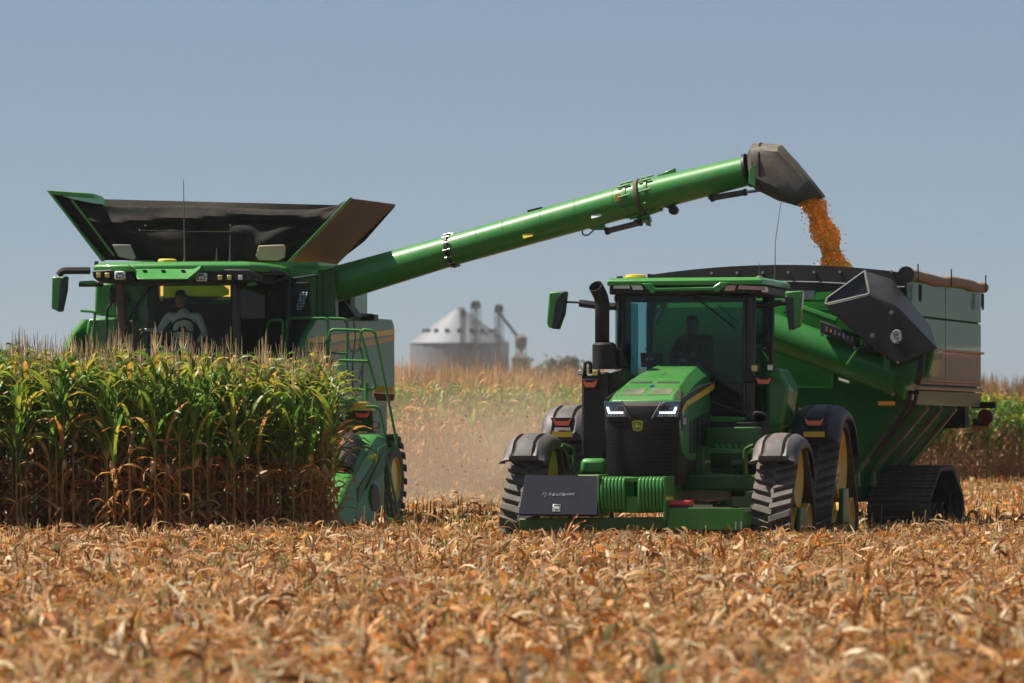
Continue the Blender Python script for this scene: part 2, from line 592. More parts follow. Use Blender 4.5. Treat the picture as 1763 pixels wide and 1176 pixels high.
def track(root, u, v, width, circles, pitch, lugs='chevron', lug_h=0.05, belt_t=0.045, skip_low=0.05):
    """rubber belt round its wheels; circles: (y, z, radius) in the machine's frame"""
    pts = []
    for cy, cz, r in circles:
        for k in range(40):
            a = 2 * math.pi * k / 40
            pts.append((v + cy + r * math.cos(a), cz + r * math.sin(a)))
    lp = hull(pts)
    cyy, czz = sum(p[0] for p in lp) / len(lp), sum(p[1] for p in lp) / len(lp)
    inner = []
    n = len(lp)
    for i in range(n):
        a, b = lp[i - 1], lp[(i + 1) % n]
        t = Vector((b[0] - a[0], b[1] - a[1])).normalized()
        inner.append((lp[i][0] - t.y * belt_t, lp[i][1] + t.x * belt_t))
    mb = MB()
    rings = []
    for i in list(range(n)) + [0]:
        o, q = lp[i], inner[i]
        rings.append([(u - width / 2, o[0], o[1]), (u + width / 2, o[0], o[1]), (u + width / 2, q[0], q[1]), (u - width / 2, q[0], q[1])])
    mb.loft(rings, False, False)
    belt = mb.build("track_belt", M['rubber'], root, smooth=40)
    # lugs
    sets = []
    if lugs == 'chevron':
        hw = width * 0.54
        for sgn in (-1, 1):
            l = MB()
            d = 0.052
            x0, x1 = 0.0, sgn * hw * 0.93
            sl = 0.105
            base = [(x0 - sgn * 0.02, -d - sl * 0.5, 0), (x0 - sgn * .02, d - sl * 0.5, 0), (x1, d + sl * .62, 0), (x1, -d + sl * .62, 0)]
            top = [(p[0] * 0.98, p[1] * 0.80 + 0.0, lug_h) for p in base]
            l.loft([base, top])
            sets.append((l, 0 if sgn < 0 else 0.5))
    else:
        l = MB()
        b = [(-width / 2, -pitch * .3, 0), (-width / 2, pitch * .3, 0), (width / 2, pitch * .3, 0), (width / 2, -pitch * .3, 0)]
        l.loft([b, [(p[0], p[1] * .7, lug_h) for p in b]])
        sets.append((l, 0))
    for l, ph in sets:
        first = None
        base = resample(lp, pitch)
        tot = len(base)
        fine = resample(lp, pitch / 2)
        seq = fine[0::2] if ph == 0 else fine[1::2]
        for (p, ang) in seq:
            if p[1] < skip_low:
                continue
            if first is None:
                first = l.build("lug", M['lug'] if lugs == 'chevron' else M['rubber'], belt, bevel=0.008 if lugs == 'chevron' else 0)
                o = first
            else:
                o = first.copy()
                COL.objects.link(o)
            # local x across the belt, y along it, z outward
            t = Vector((0, math.cos(ang), math.sin(ang)))
            nrm = Vector((0, math.sin(ang), -math.cos(ang)))
            mat = Matrix(((1, t.x, nrm.x), (0, t.y, nrm.y), (0, t.z, nrm.z))).to_4x4()
            if mat.to_3x3().determinant() < 0:
                mat = Matrix(((1, -t.x, nrm.x), (0, -t.y, nrm.y), (0, -t.z, nrm.z))).to_4x4()
            o.matrix_local = Matrix.Translation((u, p[0], p[1])) @ mat
    return belt

def wheel_disc(root, u, v, z, r, width, side, mat, name="drive_wheel", holes=0):
    """dished steel wheel seen from the side"""
    mb = MB()
    s = side
    h = width / 2
    mb.lathe([(-h, r * .9), (-h, r), (h * .98, r), (h, r * .93), (h * .7, r * .86), (h * .35, r * .52), (h * .45, r * .3), (h * .75, r * .26), (h * .75, 0.01)] if s > 0 else
             [(h, r * .9), (h, r), (-h * .98, r), (-h, r * .93), (-h * .7, r * .86), (-h * .35, r * .52), (-h * .45, r * .3), (-h * .75, r * .26), (-h * .75, 0.01)], (u, v, z), 'x', 36)
    o = mb.build(name, mat, root, smooth=40)
    if holes:
        nb = MB()
        for k in range(holes):
            a = 2 * math.pi * k / holes
            cy, cz = v + math.cos(a) * r * .62, z + math.sin(a) * r * .62
            xx = u + s * h * .5
            nb.cyl((xx - .03 * s, cy, cz), (xx + s * .03, cy, cz), r * .055, n=8)
        nb.build("wheel_bolt", M['steel'], o)
    return o

def fender(root, u, path, hw, mat, grooves=True, name="fender"):
    """moulded mudguard swept along path of (y, z); pressed grooves across its crown"""
    rings = []
    pt = [Vector(p) for p in path]
    dense = [pt[0]]
    for i in range(len(pt) - 1):
        p0, p1, p2, p3 = pt[max(i - 1, 0)], pt[i], pt[i + 1], pt[min(i + 2, len(pt) - 1)]
        for t in (.5, 1):
            dense.append(.5 * ((2 * p1) + (p2 - p0) * t + (2 * p0 - 5 * p1 + 4 * p2 - p3) * t * t + (3 * p1 - p0 - 3 * p2 + p3) * t ** 3))
    path = [(p.x, p.y) for p in dense]
    n = len(path)
    for i, (y, z) in enumerate(path):
        a, b = path[max(i - 1, 0)], path[min(i + 1, n - 1)]
        t = Vector((b[0] - a[0], b[1] - a[1])).normalized()
        nn = Vector((-t.y, t.x))
        if nn.y < 0 and i > 0 and i < n - 5:
            nn = -nn
        if i == 0:
            nn = Vector((-1, 0.25)).normalized()
        g = 0.035 if grooves and 3 <= i <= n - 4 else 0.0
        W = hw * (0.97 if i == 0 else 1)
        cs = [(-W, -.17), (-W + .008, -.10), (-W + .035, -.05), (-W + .10, -.005), (-.165, .008), (-.145, .010 - g), (-.115, .010 - g), (-.095, .014), (0, .018), (.095, .014), (.115, .010 - g), (.145, .010 - g), (.165, .008), (W - .10, -.005), (W - .035, -.05), (W - .008, -.10), (W, -.17)]
        rings.append([(u + cx, y + nn.x * d, z + nn.y * d) for cx, d in cs])
    mb = MB()
    mb.loft(rings, False, False, closed=False)
    o = mb.build(name, mat, root, smooth=45, solid=0.012)
    return o

def marker_lamp(root, c, wd, ht, name="marker_lamp", rz=0):
    """amber clearance lamp with swept-up ends in a black bezel"""
    b = MB()
    x, y, z = c
    b.ext([(x - wd * .62, y, z + ht * .75), (x - wd * .42, y, z - ht * .8), (x + wd * .42, y, z - ht * .8), (x + wd * .62, y, z + ht * .75)], (0, .05, 0))
    o = b.build(name, M['black'], root, bevel=.006)
    l = MB()
    l.ext([(x - wd * .5, y - .012, z + ht * .55), (x - wd * .34, y - .012, z - ht * .5), (x + wd * .34, y - .012, z - ht * .5), (x + wd * .5, y - .012, z + ht * .55),
           (x + wd * .38, y - .012, z + ht * .5), (x + wd * .3, y - .012, z + ht * .22), (x - wd * .3, y - .012, z + ht * .22), (x - wd * .38, y - .012, z + ht * .5)], (0, .03, 0))
    l.build("amber_lens", M['orange'], o)
    return o

def work_lamp(root, c, sz, mat='clearlens', name="work_lamp", tilt=0.0):
    b = MB()
    x, y, z = c
    b.box((x, y + .05, z), (sz, .1, sz))
    o = b.build(name, M['black'], root, bevel=.01)
    l = MB()
    l.box((x, y - .006, z), (sz * .8, .012, sz * .8))
    ln = l.build("lamp_lens", M[mat], o, bevel=.006)
    d = MB()
    for i in (-1, 1):
        for j in (-1, 1):
            d.cyl((x + i * sz * .2, y - .016, z + j * sz * .2), (x + i * sz * .2, y - .008, z + j * sz * .2), sz * .09, n=8)
    return o

def mirror(root, F, outline, v, depth, face, arm, name="mirror"):
    """mirror head: moulded shell, dark glass facing the driver, stalk"""
    b = MB()
    b.ext(F.pp(outline, v), (0, depth, 0))
    o = b.build(name, M['green'], root, bevel=.02)
    g = MB()
    g.ext([p + Vector((0, -.008, 0)) for p in F.pp(face, v)], (0, depth + .016, 0))
    g.build("mirror_bezel", M['blackgloss'], o, bevel=.01)
    a = MB()
    for pts, r in arm:
        a.tube(pts, r, 8)
    a.build("mirror_arm", M['black'], root)
    return o

def emblem(root, c, sz, rx=math.pi / 2, rz=0.0):
    """green shield, yellow rim, leaping stag"""
    x, y, z = c
    sh = [(-.5, .42), (-.25, .5), (.25, .5), (.5, .42), (.46, -.2), (.36, -.42), (0, -.5), (-.36, -.42), (-.46, -.2)]
    a = MB()
    a.ext([(px * sz, py * sz, 0) for px, py in sh], (0, 0, .006))
    o = a.build("emblem", M['yellowink'], root)
    o.location = c
    o.rotation_euler = (rx, 0, rz)
    b = MB()
    b.ext([(px * sz * .84, py * sz * .84, .0065) for px, py in sh], (0, 0, .003))
    b.build("shield", M['green'], o)
    d = MB()
    deer = [(-.34, -.16), (-.20, -.06), (-.14, .10), (-.26, .20), (-.16, .18), (-.2, .32), (-.08, .2), (0, .3), (-.02, .16), (.02, .08), (.18, .02), (.30, -.04), (.38, -.2), (.24, -.12), (.14, -.1), (-.02, -.1), (-.12, -.22), (-.28, -.22), (-.12, -.17), (-.1, -.1), (-.24, -.14)]
    d.ext([(px * sz, py * sz, .010) for px, py in deer], (0, 0, .003))
    d.build("leaping_stag", M['yellowink'], o)
    return o

def person(name, label, root_loc, rz, shirt, joints, cap=None, hair=True, collar=False, stripe=None):
    """seated figure: one skinned body (limbs taper), head with features, hands with fingers; joints in its own frame, x right of viewer, y away, z up"""
    root = empty(name, root_loc, rz)
    tag(root, label, "person")
    J = {k: Vector(p) for k, p in joints.items()}
    names = ['pelvis', 'belly', 'chest', 'collar', 'neck']
    V, E, RAD = [], [], []
    def addv(p, r):
        V.append(tuple(p)); RAD.append(r)
        return len(V) - 1
    pel = addv(J['pelvis'], (.16, .13))
    bel = addv(J['belly'], (.16, .13)); E.append((pel, bel))
    che = addv(J['chest'], (.175, .125)); E.append((bel, che))
    colr = addv(J['collar'], (.10, .085)); E.append((che, colr))
    nk = addv(J['neck'], (.062, .062)); E.append((colr, nk))
    for s in ('l', 'r'):
        sh = addv(J[s + '_shoulder'], (.075, .08)); E.append((che, sh))
        up = addv((J[s + '_shoulder'] + J[s + '_elbow']) / 2, (.062, .062)); E.append((sh, up))
        el = addv(J[s + '_elbow'], (.05, .05)); E.append((up, el))
        fo = addv((J[s + '_elbow'] * .6 + J[s + '_wrist'] * .4), (.045, .045)); E.append((el, fo))
        wr = addv(J[s + '_wrist'], (.034, .03)); E.append((fo, wr))
        hp = addv(J[s + '_hip'], (.10, .10)); E.append((pel, hp))
        kn = addv(J[s + '_knee'], (.075, .075)); E.append((hp, kn))
        an = addv(J[s + '_ankle'], (.05, .05)); E.append((kn, an))
    me = bpy.data.meshes.new("body")
    me.from_pydata(V, E, [])
    import bmesh
    bm = bmesh.new()
    bm.from_mesh(me)
    lay = bm.verts.layers.skin.verify()
    bm.verts.ensure_lookup_table()
    for i, r in enumerate(RAD):
        bm.verts[i][lay].radius = r
        bm.verts[i][lay].use_root = (i == 0)
    bm.to_mesh(me)
    bm.free()
    me.materials.append(shirt)
    b = bpy.data.objects.new("body", me)
    COL.objects.link(b)
    b.parent = root
    q = b.modifiers.new("skin", 'SKIN'); q.use_smooth_shade = True
    q = b.modifiers.new("smooth", 'SUBSURF'); q.levels = 2; q.render_levels = 2
    # head: rings from chin to crown, nose and brow in the profile
    h = MB()
    hc = J['head']
    prof = [(-.125, .030, .035, -.035), (-.11, .052, .055, -.025), (-.08, .066, .075, -.012), (-.045, .072, .09, 0), (0, .076, .098, .004), (.04, .078, .10, .006), (.08, .072, .092, .01), (.108, .055, .07, .012), (.124, .028, .036, .014), (.128, .008, .01, .014)]
    rings = []
    for z, rx, ry, oy in prof:
        ring = []
        for k in range(20):
            a = 2 * math.pi * k / 20
            x, y = rx * math.cos(a), ry * math.sin(a) + oy
            if k in (14, 15, 16):      # front of the face
                nose = {-.08: .004, -.045: .022 if k == 15 else .004, 0: .014 if k == 15 else -.004, .04: .004}.get(z, 0)
                y -= nose
            ring.append((hc.x + x, hc.y + y, hc.z + z))
        rings.append(ring)
    h.loft(rings)
    ho = h.build("head", M['skin'], root, smooth=70)
    f = MB()
    for sx in (-1, 1):
        f.lathe([(-.006, .004), (-.002, .011), (.004, .011), (.008, .003)], (hc.x + sx * .031, hc.y - .087, hc.z + .012), 'y', 8)
    f.build("eye", M['ink'], ho)
    f = MB()
    f.box((hc.x, hc.y - .090, hc.z - .066), (.045, .012, .009))
    f.build("mouth", M['redlens'], ho)
    for sx in (-1, 1):
        f = MB()
        f.lathe([(-.012, .012), (0, .032), (.012, .022)], (hc.x + sx * .082, hc.y + .01, hc.z - .005), 'x', 10)
        f.build("ear", M['skin'], ho)
    if hair:
        f = MB()
        rr = []
        for z, rx, ry, oy in prof[4:]:
            rr.append([(hc.x + rx * 1.10 * math.cos(2 * math.pi * k / 20), hc.y + ry * 1.08 * math.sin(2 * math.pi * k / 20) + oy + (.016 if z < .05 else .004), hc.z + z + .012) for k in range(20)])
        f.loft(rr)
        f.build("hair", M['hair'], ho, smooth=60)
    if cap:
        f = MB()
        rr = []
        for z, k0 in ((.045, 1.14), (.075, 1.13), (.11, 1.0), (.14, .72), (.152, .3), (.153, .05)):
            rr.append([(hc.x + .078 * k0 * math.cos(2 * math.pi * k / 20), hc.y + .008 + .10 * k0 * math.sin(2 * math.pi * k / 20), hc.z + z) for k in range(20)])
        f.loft(rr)
        f.ext([(hc.x + .03, hc.y - .10, hc.z + .05), (hc.x + .10, hc.y - .14, hc.z + .055), (hc.x + .14, hc.y - .10, hc.z + .06), (hc.x + .08, hc.y - .03, hc.z + .06)], (0, 0, .012))
        f.build("cap", cap, ho, smooth=60)
    # hands
    for s in ('l', 'r'):
        wv = J[s + '_wrist']
        d = (wv - J[s + '_elbow']).normalized()
        side = d.cross(Vector((0, 0, 1))).normalized()
        dn = side.cross(d).normalized()
        f = MB()
        f.loft([[wv + d * t + side * (wx * sx) + dn * (wz * sz) for sx, sz in ((-1, -1), (-1, 1), (1, 1), (1, -1))] for t, wx, wz in ((0, .026, .018), (.04, .040, .018), (.09, .042, .014))])
        for k, ln in enumerate((.062, .075, .07, .055)):
            p0 = wv + d * .085 + side * (-.031 + .0205 * k)
            p1 = p0 + d * ln * .5 - dn * .008
            p2 = p1 + (d * .55 - dn * .8).normalized() * ln * .5
            f.tube([p0, p1, p2], [.0095, .009, .007], 6)
        p0 = wv + d * .03 + side * .034
        f.tube([p0, p0 + (d + side).normalized() * .035, p0 + (d * 1.4 + side * .5).normalized() * .065 - dn * .02], [.012, .011, .008], 6)
        f.build("hand", M['skin'], root, smooth=60)
    # trouser overlay is part of the body; chest stripe of the shirt
    if stripe:
        f = MB()
        c = J['chest']
        f.loft([[(c.x - .15 + .30 * t, c.y - .135 + .04 * abs(t - .5) * 2, c.z - .08 + .10 * t + dz) for t in (0, .2, .4, .6, .8, 1)] for dz in (0, .05)], False, False, closed=False)
        f.build("chest_stripe", stripe, root, solid=.008)
    return root

def steering_wheel(root, c, r, tilt):
    q = Matrix.Rotation(tilt, 3, 'X')
    mb = MB()
    pts = [Vector(c) + q @ Vector((r * math.cos(2 * math.pi * k / 28), 0, r * math.sin(2 * math.pi * k / 28))) for k in range(29)]
    mb.tube(pts, .018, 8, False)
    for a in (-.35, math.pi + .35, math.pi * 1.5):
        mb.tube([Vector(c), Vector(c) + q @ Vector((r * math.cos(a), 0, r * math.sin(a)))], .014, 6)
    mb.cyl(Vector(c) + q @ Vector((0, -.02, 0)), Vector(c) + q @ Vector((0, .04, 0)), .06, n=12)
    mb.cyl(Vector(c), Vector(c) + Vector((0, -.12, -.55)), .035, n=8)
    return mb.build("steering_wheel", M['black'], root)

# ------------------------------------------------------------------ TRACTOR
T = Frame(1135, 66, 12.5)
tr = T.root("tracked_tractor")
tag(tr, "green four-track tractor facing the viewer, pulling the grain cart through the stubble", "tractor")

def hood_ring(v, zt, hw, zb, ch=.2, tw=.62):
    return [(-hw, v, zb), (-hw, v, zt - ch), (-hw * .97, v, zt - ch * .55), (-hw * tw, v, zt), (hw * tw, v, zt), (hw * .97, v, zt - ch * .55), (hw, v, zt - ch), (hw, v, zb)]
mb = MB()
HS = [(-1.14, 1.80, .46, 1.62, .12, .80), (-1.10, 1.875, .48, 1.45, .14, .80), (-.95, 1.945, .49, 1.2, .16, .78), (-.6, 2.035, .49, 1.12, .18, .76), (-.2, 2.125, .48, 1.1, .2, .73), (.3, 2.215, .46, 1.1, .2, .70), (.9, 2.30, .44, 1.1, .22, .66), (1.45, 2.365, .42, 1.1, .24, .62)]
mb.loft([hood_ring(*h) for h in HS])
hood = mb.build("bonnet", M['green'], tr, smooth=24, bevel=.012)
def hood_z(v):
    for a, b in zip(HS, HS[1:]):
        if a[0] <= v <= b[0]:
            return a[1] + (b[1] - a[1]) * (v - a[0]) / (b[0] - a[0])
    return HS[-1][1]
def on_hood(name, quad, mat, lift=.006, parent=None, thick=.004):
    q = MB()
    q.ext([(x, y, hood_z(y) + lift) for x, y in quad], (0, 0, -thick))
    return q.build(name, mat, parent or hood)
M['vent'] = pm("vent_mesh_green", (0.012, 0.060, 0.014), 0.7, var=0.5, scale=90, dust=0.3)
for x0, x1 in ((-.32, -.035), (.035, .32)):
    on_hood("vent_screen", [(x0 * 1.0, -.97), (x1, -.97), (x1, -.66), (x0 * 1.0, -.66)], M['vent'])
    on_hood("air_slot", [(x0, -.34), (x1, -.34), (x1, -.25), (x0, -.25)], M['ink'], lift=.004)
for s in (-1, 1):
    q = MB()
    q.ext([(s * .37, -.98, hood_z(-.98) + .004), (s * .455, -.96, hood_z(-.96) - .072), (s * .455, -.66, hood_z(-.66) - .085), (s * .40, -.62, hood_z(-.62) - .012)], (s * .002, 0, .006))
    q.build("vent_screen", M['vent'], hood)
on_hood("bonnet_seam", [(-.006, -.5), (.006, -.5), (.006, .3), (-.006, .3)], M['ink'], lift=.003)
on_hood("bonnet_seam", [(-.006, .3), (.006, .3), (.006, 1.44), (-.006, 1.44)], M['ink'], lift=.003)
M['blue'] = pm("blue_enamel", (0.03, 0.06, 0.35), 0.3, coat=0.5, var=0.1)
on_hood("blue_ribbon", [(-.02, -.58), (.012, -.60), (.03, -.50), (0, -.45)], M['blue'], lift=.012)
# side louvres and stripe
for s in (-1, 1):
    q = MB()
    X = s * .487
    q.ext([(X, -1.02, 1.76), (X, -.75, 1.86), (X * .975, .9, 2.06), (X * .96, 1.40, 2.12), (X * .96, 1.40, 2.05), (X * .975, .9, 1.98), (X, -.75, 1.79), (X, -1.02, 1.70)], (s * .012, 0, 0))
    q.build("side_stripe", M['yellowink'], hood)
    q = MB()
    q.ext([(X, -1.03, 1.90), (X, .2, 2.06), (X, 1.40, 2.14), (X, 1.40, 2.125), (X, .2, 2.0), (X, -.75, 1.865), (X, -1.03, 1.77)], (s * .010, 0, 0))
    q.build("stripe_border", M['ink'], hood)
    q = MB()
    q.ext([(X, -1.04, 1.64), (X, -.72, 1.70), (X, -.72, 1.54), (X, -1.04, 1.48)], (s * .010, 0, 0))
    pl = q.build("model_plate", M['grey'], hood)
    if s > 0:
        text("model_number", "8RX", .12, M['white'], pl, (X + .013, -.88, 1.6), (math.pi / 2, 0, math.pi / 2), .001)
    for k in range(5):
        q = MB()
        q.ext([(s * .483, -.55 + k * .32, 1.2), (s * .483, -.35 + k * .32, 1.2), (s * .483, -.32 + k * .32, 1.62 + .03 * k), (s * .483, -.52 + k * .32, 1.60 + .03 * k)], (s * .008, 0, 0))
        q.build("side_vent", M['black'], hood)
# grille
mb = MB()
mb.loft([[(-.47, -1.135, z), (-.30, -1.165 - .01 * b, z), (.30, -1.165 - .01 * b, z), (.47, -1.135, z), (.47, -.6, z), (-.47, -.6, z)] for z, b in ((.80, 0), (.95, 1), (1.3, 2), (1.64, 2), (1.74, 1))])
M['grille'] = pm("grille_mesh", (0.007, 0.007, 0.006), 0.6, var=0.6, scale=45, dust=0.03, bump=0.2, bscale=300, spec=0.25)
gr = mb.build("grille", M['grille'], tr, smooth=20)
mb = MB()
for k in range(16):
    z = .86 + k * .05
    mb.box((0, -1.19, z), (.80, .012, .008))
sl_ = mb.build("grille_bar", M['black'], gr)
sl_["kind"] = "stuff"
emblem(gr, (-.05, -1.196, 1.545), .135)
mb = MB()
mb.loft([[(-.485, -1.13, z), (-.3, -1.17 - d, z), (.3, -1.17 - d, z), (.485, -1.13, z), (.49, -.9, z), (-.49, -.9, z)] for z, d in ((1.62, .012), (1.66, .02), (1.80, .0), (1.85, -.05))])
mb.build("lamp_surround", M['black'], tr, smooth=25, bevel=.008)
for s in (-1, 1):
    q = MB()
    q.ext([(s * .17, -1.205, 1.655), (s * .47, -1.165, 1.65), (s * .495, -1.155, 1.86), (s * .27, -1.15, 1.85), (s * .215, -1.175, 1.77)], (0, .05, 0))
    hl = q.build("headlight", M['headglass'], tr, bevel=.01)
    q = MB()
    q.ext([(s * .235, -1.222, 1.70), (s * .43, -1.195, 1.70), (s * .455, -1.188, 1.785), (s * .43, -1.192, 1.785), (s * .41, -1.200, 1.725), (s * .235, -1.222, 1.725)], (0, .02, 0))
    q.build("light_strip", M['led'], hl)
    q = MB()
    q.tube([(s * .14, -1.20, 1.64), (s * .20, -1.20, 1.75), (s * .26, -1.17, 1.86)], .012, 6)
    q.build("lamp_trim", M['grey'], hl)
    q = MB()
    for k in range(6):
        q.box((s * (.23 + k * .04), -1.205 + k * .005, 1.672), (.022, .02, .018))
    q.build("reflector_cell", M['clearlens'], hl)
# frame, engine, axle
mb = MB()
mb.bb(-.32, .32, -1.0, 3.6, .55, .9)
mb.bb(-.25, .25, -1.1, .6, .9, 1.2)
mb.bb(-1.3, 1.3, -.16, .16, .72, .92)
mb.bb(-1.4, 1.4, 2.84, 3.16, .78, 1.05)
mb.bb(-.55, .55, 2.3, 3.7, .7, 1.3)
mb.build("chassis", M['frame'], tr, bevel=.03)
mb = MB()
mb.bb(-.40, .40, -.95, 1.4, .9, 1.5)
for k in range(6):
    mb.bb(.40, .46, -.6 + k * .3, -.42 + k * .3, .95, 1.3)
mb.build("engine_block", M['black'], tr, bevel=.02)
mb = MB()
pts = T.pp([(1215, 735), (1300, 735), (1308, 760), (1306, 792), (1215, 792)], .6)
mb.ext(pts, (0, .5, 0))
mb.build("side_casting", M['frame'], tr, bevel=.02)
mb = MB()
mb.ext(T.pp([(1212, 772), (1300, 772), (1300, 782), (1212, 782)], .5), (0, .08, 0))
mb.ext(T.pp([(1180, 812), (1310, 820), (1310, 846), (1180, 842)], .2), (0, .3, 0))
for k in range(5):
    mb.ext(T.pp([(1228 + k * 11, 764), (1236 + k * 11, 764), (1240 + k * 11, 777), (1232 + k * 11, 777)], .52), (0, .05, 0))
mb.build("axle_casting", M['green'], tr, bevel=.015)
mb = MB()
mb.ext(T.pp([(1165, 760), (1212, 770), (1212, 842), (1165, 842)], .1), (0, .5, 0))
mb.build("steering_linkage", M['frame'], tr, bevel=.02)
mb = MB()
mb.tube(fillet([T.P(1172, 740, -.8), T.P(1176, 812, -.8), T.P(1160, 832, -.85)], .05), .035, 8)
mb.cyl(T.P(1166, 822, -.98), T.P(1166, 822, -.85), .05, n=14)
mb.build("front_hitch_cylinder", M['black'], tr)
# front beam, weights, toolbox, tray
mb = MB()
mb.ext(T.pp([(893, 893), (1152, 890), (1152, 912), (893, 914)], -1.75), (0, .18, 0))
mb.bb(-.25, .25, -1.75, -1.0, .45, .62)
mb.build("front_beam", M['frame'], tr, bevel=.015)
wt = MB()
n = 10
prof = [(-1.86, .50), (-1.90, .60), (-1.905, .80), (-1.87, .88), (-1.80, .905), (-1.30, .905), (-1.30, .46), (-1.80, .46)]
p = T.P(1034, 822, -1.85)
x0 = p.x
x1 = T.P(1142, 822, -1.85).x
step = (x1 - x0) / 17.5
wp = None
k = 0
xs = [x0 + step * (i + .5) for i in range(7)] + [x1 - step * (6.5 - i) for i in range(7)]
for x in xs:
    if wp is None:
        q = MB()
        q.ext([(-step * .43, y, z) for y, z in prof], (step * .86, 0, 0))
        wp = q.build("suitcase_weight", M['green'], tr, bevel=.012)
        o = wp
    else:
        o = wp.copy()
        COL.objects.link(o)
    o.location = (x, 0, 0)
q = MB()
q.bb(xs[6] + step * .45, xs[7] - step * .45, -1.84, -1.5, .84, .90)
q.bb(xs[6] + step * .45, xs[7] - step * .45, -1.82, -1.5, .46, .66)
q.bb(x0 - .03, x0 - .006, -1.9, -1.3, .42, .93)
q.bb(x1 + .006, x1 + .04, -1.9, -1.3, .36, .91)
q.build("weight_bracket", M['green'], tr, bevel=.008)
# black toolbox with sloping lid
front = T.pp([(893, 888), (1028, 889)], -1.98)
topf = [T.P(905, 819, -1.72), T.P(1033, 820, -1.72)]
a, b = front
c, d = topf
q = MB()
q.add([a, b, d, c, (a.x, -1.25, a.z), (b.x, -1.25, b.z), (d.x, -1.25, d.z), (c.x, -1.25, c.z)], [(0, 1, 2, 3), (4, 7, 6, 5), (0, 4, 5, 1), (3, 2, 6, 7), (0, 3, 7, 4), (1, 5, 6, 2)])
tb = q.build("toolbox", M['black'], tr, bevel=.004)
nrm = (b - a).cross(c - a).normalized()
if nrm.y > 0:
    nrm = -nrm
q = MB()
q.ext([p + nrm * .002 for p in (a + Vector((.0, 0, .012)), b + Vector((0, 0, .012)), d, c)], nrm * .012)
lid = q.build("lid", M['box'], tb, bevel=.004)
up_t = ((c + d) / 2 - (a + b) / 2).normalized()
rot_x = math.atan2(up_t.z, up_t.y)
def on_lid(px, py):
    t = (888.5 - py) / (888.5 - 819.5)
    lft, rgt = a.lerp(c, t), b.lerp(d, t)
    fx = (px - (893 + 12 * t)) / (135 - 7 * t)
    return lft.lerp(rgt, fx) + nrm * .021
M['script'] = pm("worn_script", (0.42, 0.42, 0.44), 0.6, var=.6, scale=30)
q = text("script_lettering", "l'j.kaullarrr", .078, M['script'], lid, on_lid(961, 852), (rot_x, 0, 0), .001, .35, 1.25, thin=.0045)
pp_ = on_lid(959, 876)
q = MB()
q.box((0, 0, 0), (.105, .11, .012))
lt = q.build("latch", M['steel'], lid, bevel=.006)
lt.location = pp_
lt.rotation_euler = (rot_x, 0, 0)
q = MB()
q.box((0, .03, .008), (.075, .022, .006))
q.box((0, -.03, .008), (.035, .014, .006))
q.build("latch_slot", M['ink'], lt)
q = MB()
q.box((0, 0, .009), (.07, .03, .008))
q.build("latch_handle", M['clearlens'], lt)
# tray with red-lidded case
q = MB()
q.ext(T.pp([(1149, 874), (1279, 875), (1279, 912), (1149, 912)], -1.78), (0, .02, 0))
q.ext(T.pp([(1149, 905), (1279, 905), (1279, 912), (1149, 912)], -1.76), (0, .6, 0))
q.ext(T.pp([(1149, 874), (1151, 874), (1151, 912), (1149, 912)], -1.76), (0, .6, 0))
q.ext(T.pp([(1277, 874), (1279, 874), (1279, 912), (1277, 912)], -1.76), (0, .6, 0))
q.build("carry_tray", M['green'], tr, bevel=.006)
q = MB()
for i in (1267, 1276):
    q.cyl(T.P(i, 898, -1.80), T.P(i, 912, -1.80), .012, n=8)
q.build("tray_bolt", M['steel'], tr)
# exhaust after-treatment tower on the viewer's left
q = MB()
tw = T.pp([(1001, 645), (1046, 640), (1046, 770), (1040, 790), (1006, 790), (1001, 775)], .45)
q.ext(tw, (0, .75, 0))
q.ext([Vector(p) for p in T.pp([(1044, 640), (1072, 634), (1072, 720), (1044, 760)], .62)], (0, .5, 0))
q.build("exhaust_tower", M['black'], tr, bevel=.03)
q = MB()
sx = T.P(1043, 600, .85).x
z0, z1, z2 = T.P(0, 632, .85).z, T.P(0, 598, .85).z, T.P(0, 520, .85).z
q.cyl((sx - .02, .85, z0 - .05), (sx - .02, .85, z1), .155, n=20)
q.tube([(sx - .02, .85, z1), (sx - .02, .85, z1 + .03)], [.155, .115], 20)
cx = T.P(1033, 540, .85).x
q.tube(fillet([(cx + .03, .85, z1), (cx + .03, .85, z2), (cx - .03, .70, z2 + .16)], .2, 6), .092, 20, False)
ex = q.build("exhaust_stack", M['black'], tr, smooth=40, solid=.006)
q = MB()
q.ext(T.pp([(1060, 596), (1070, 604), (1078, 632), (1058, 632)], .95), (0, .12, 0))
q.build("heat_shield", M['black'], ex, bevel=.01)
q = MB()
q.tube(fillet([T.P(1007, 645, .5), T.P(1007, 624, .5), T.P(1017, 624, .5), T.P(1017, 645, .5)], .07, 6), .022, 8)
q.build("grab_loop", M['black'], tr)
work_lamp(tr, T.P(1000, 641, .42), .075)
work_lamp(tr, T.P(1025, 642, .42), .085, 'yellowlens')
marker_lamp(tr, T.P(1016, 661, .40), .19, .085)
q = MB()
q.ext(T.pp([(999, 789), (1042, 789), (1042, 819), (997, 819)], .35), (0, .6, 0))
q.build("fuel_tank", M['green'], tr, bevel=.06)
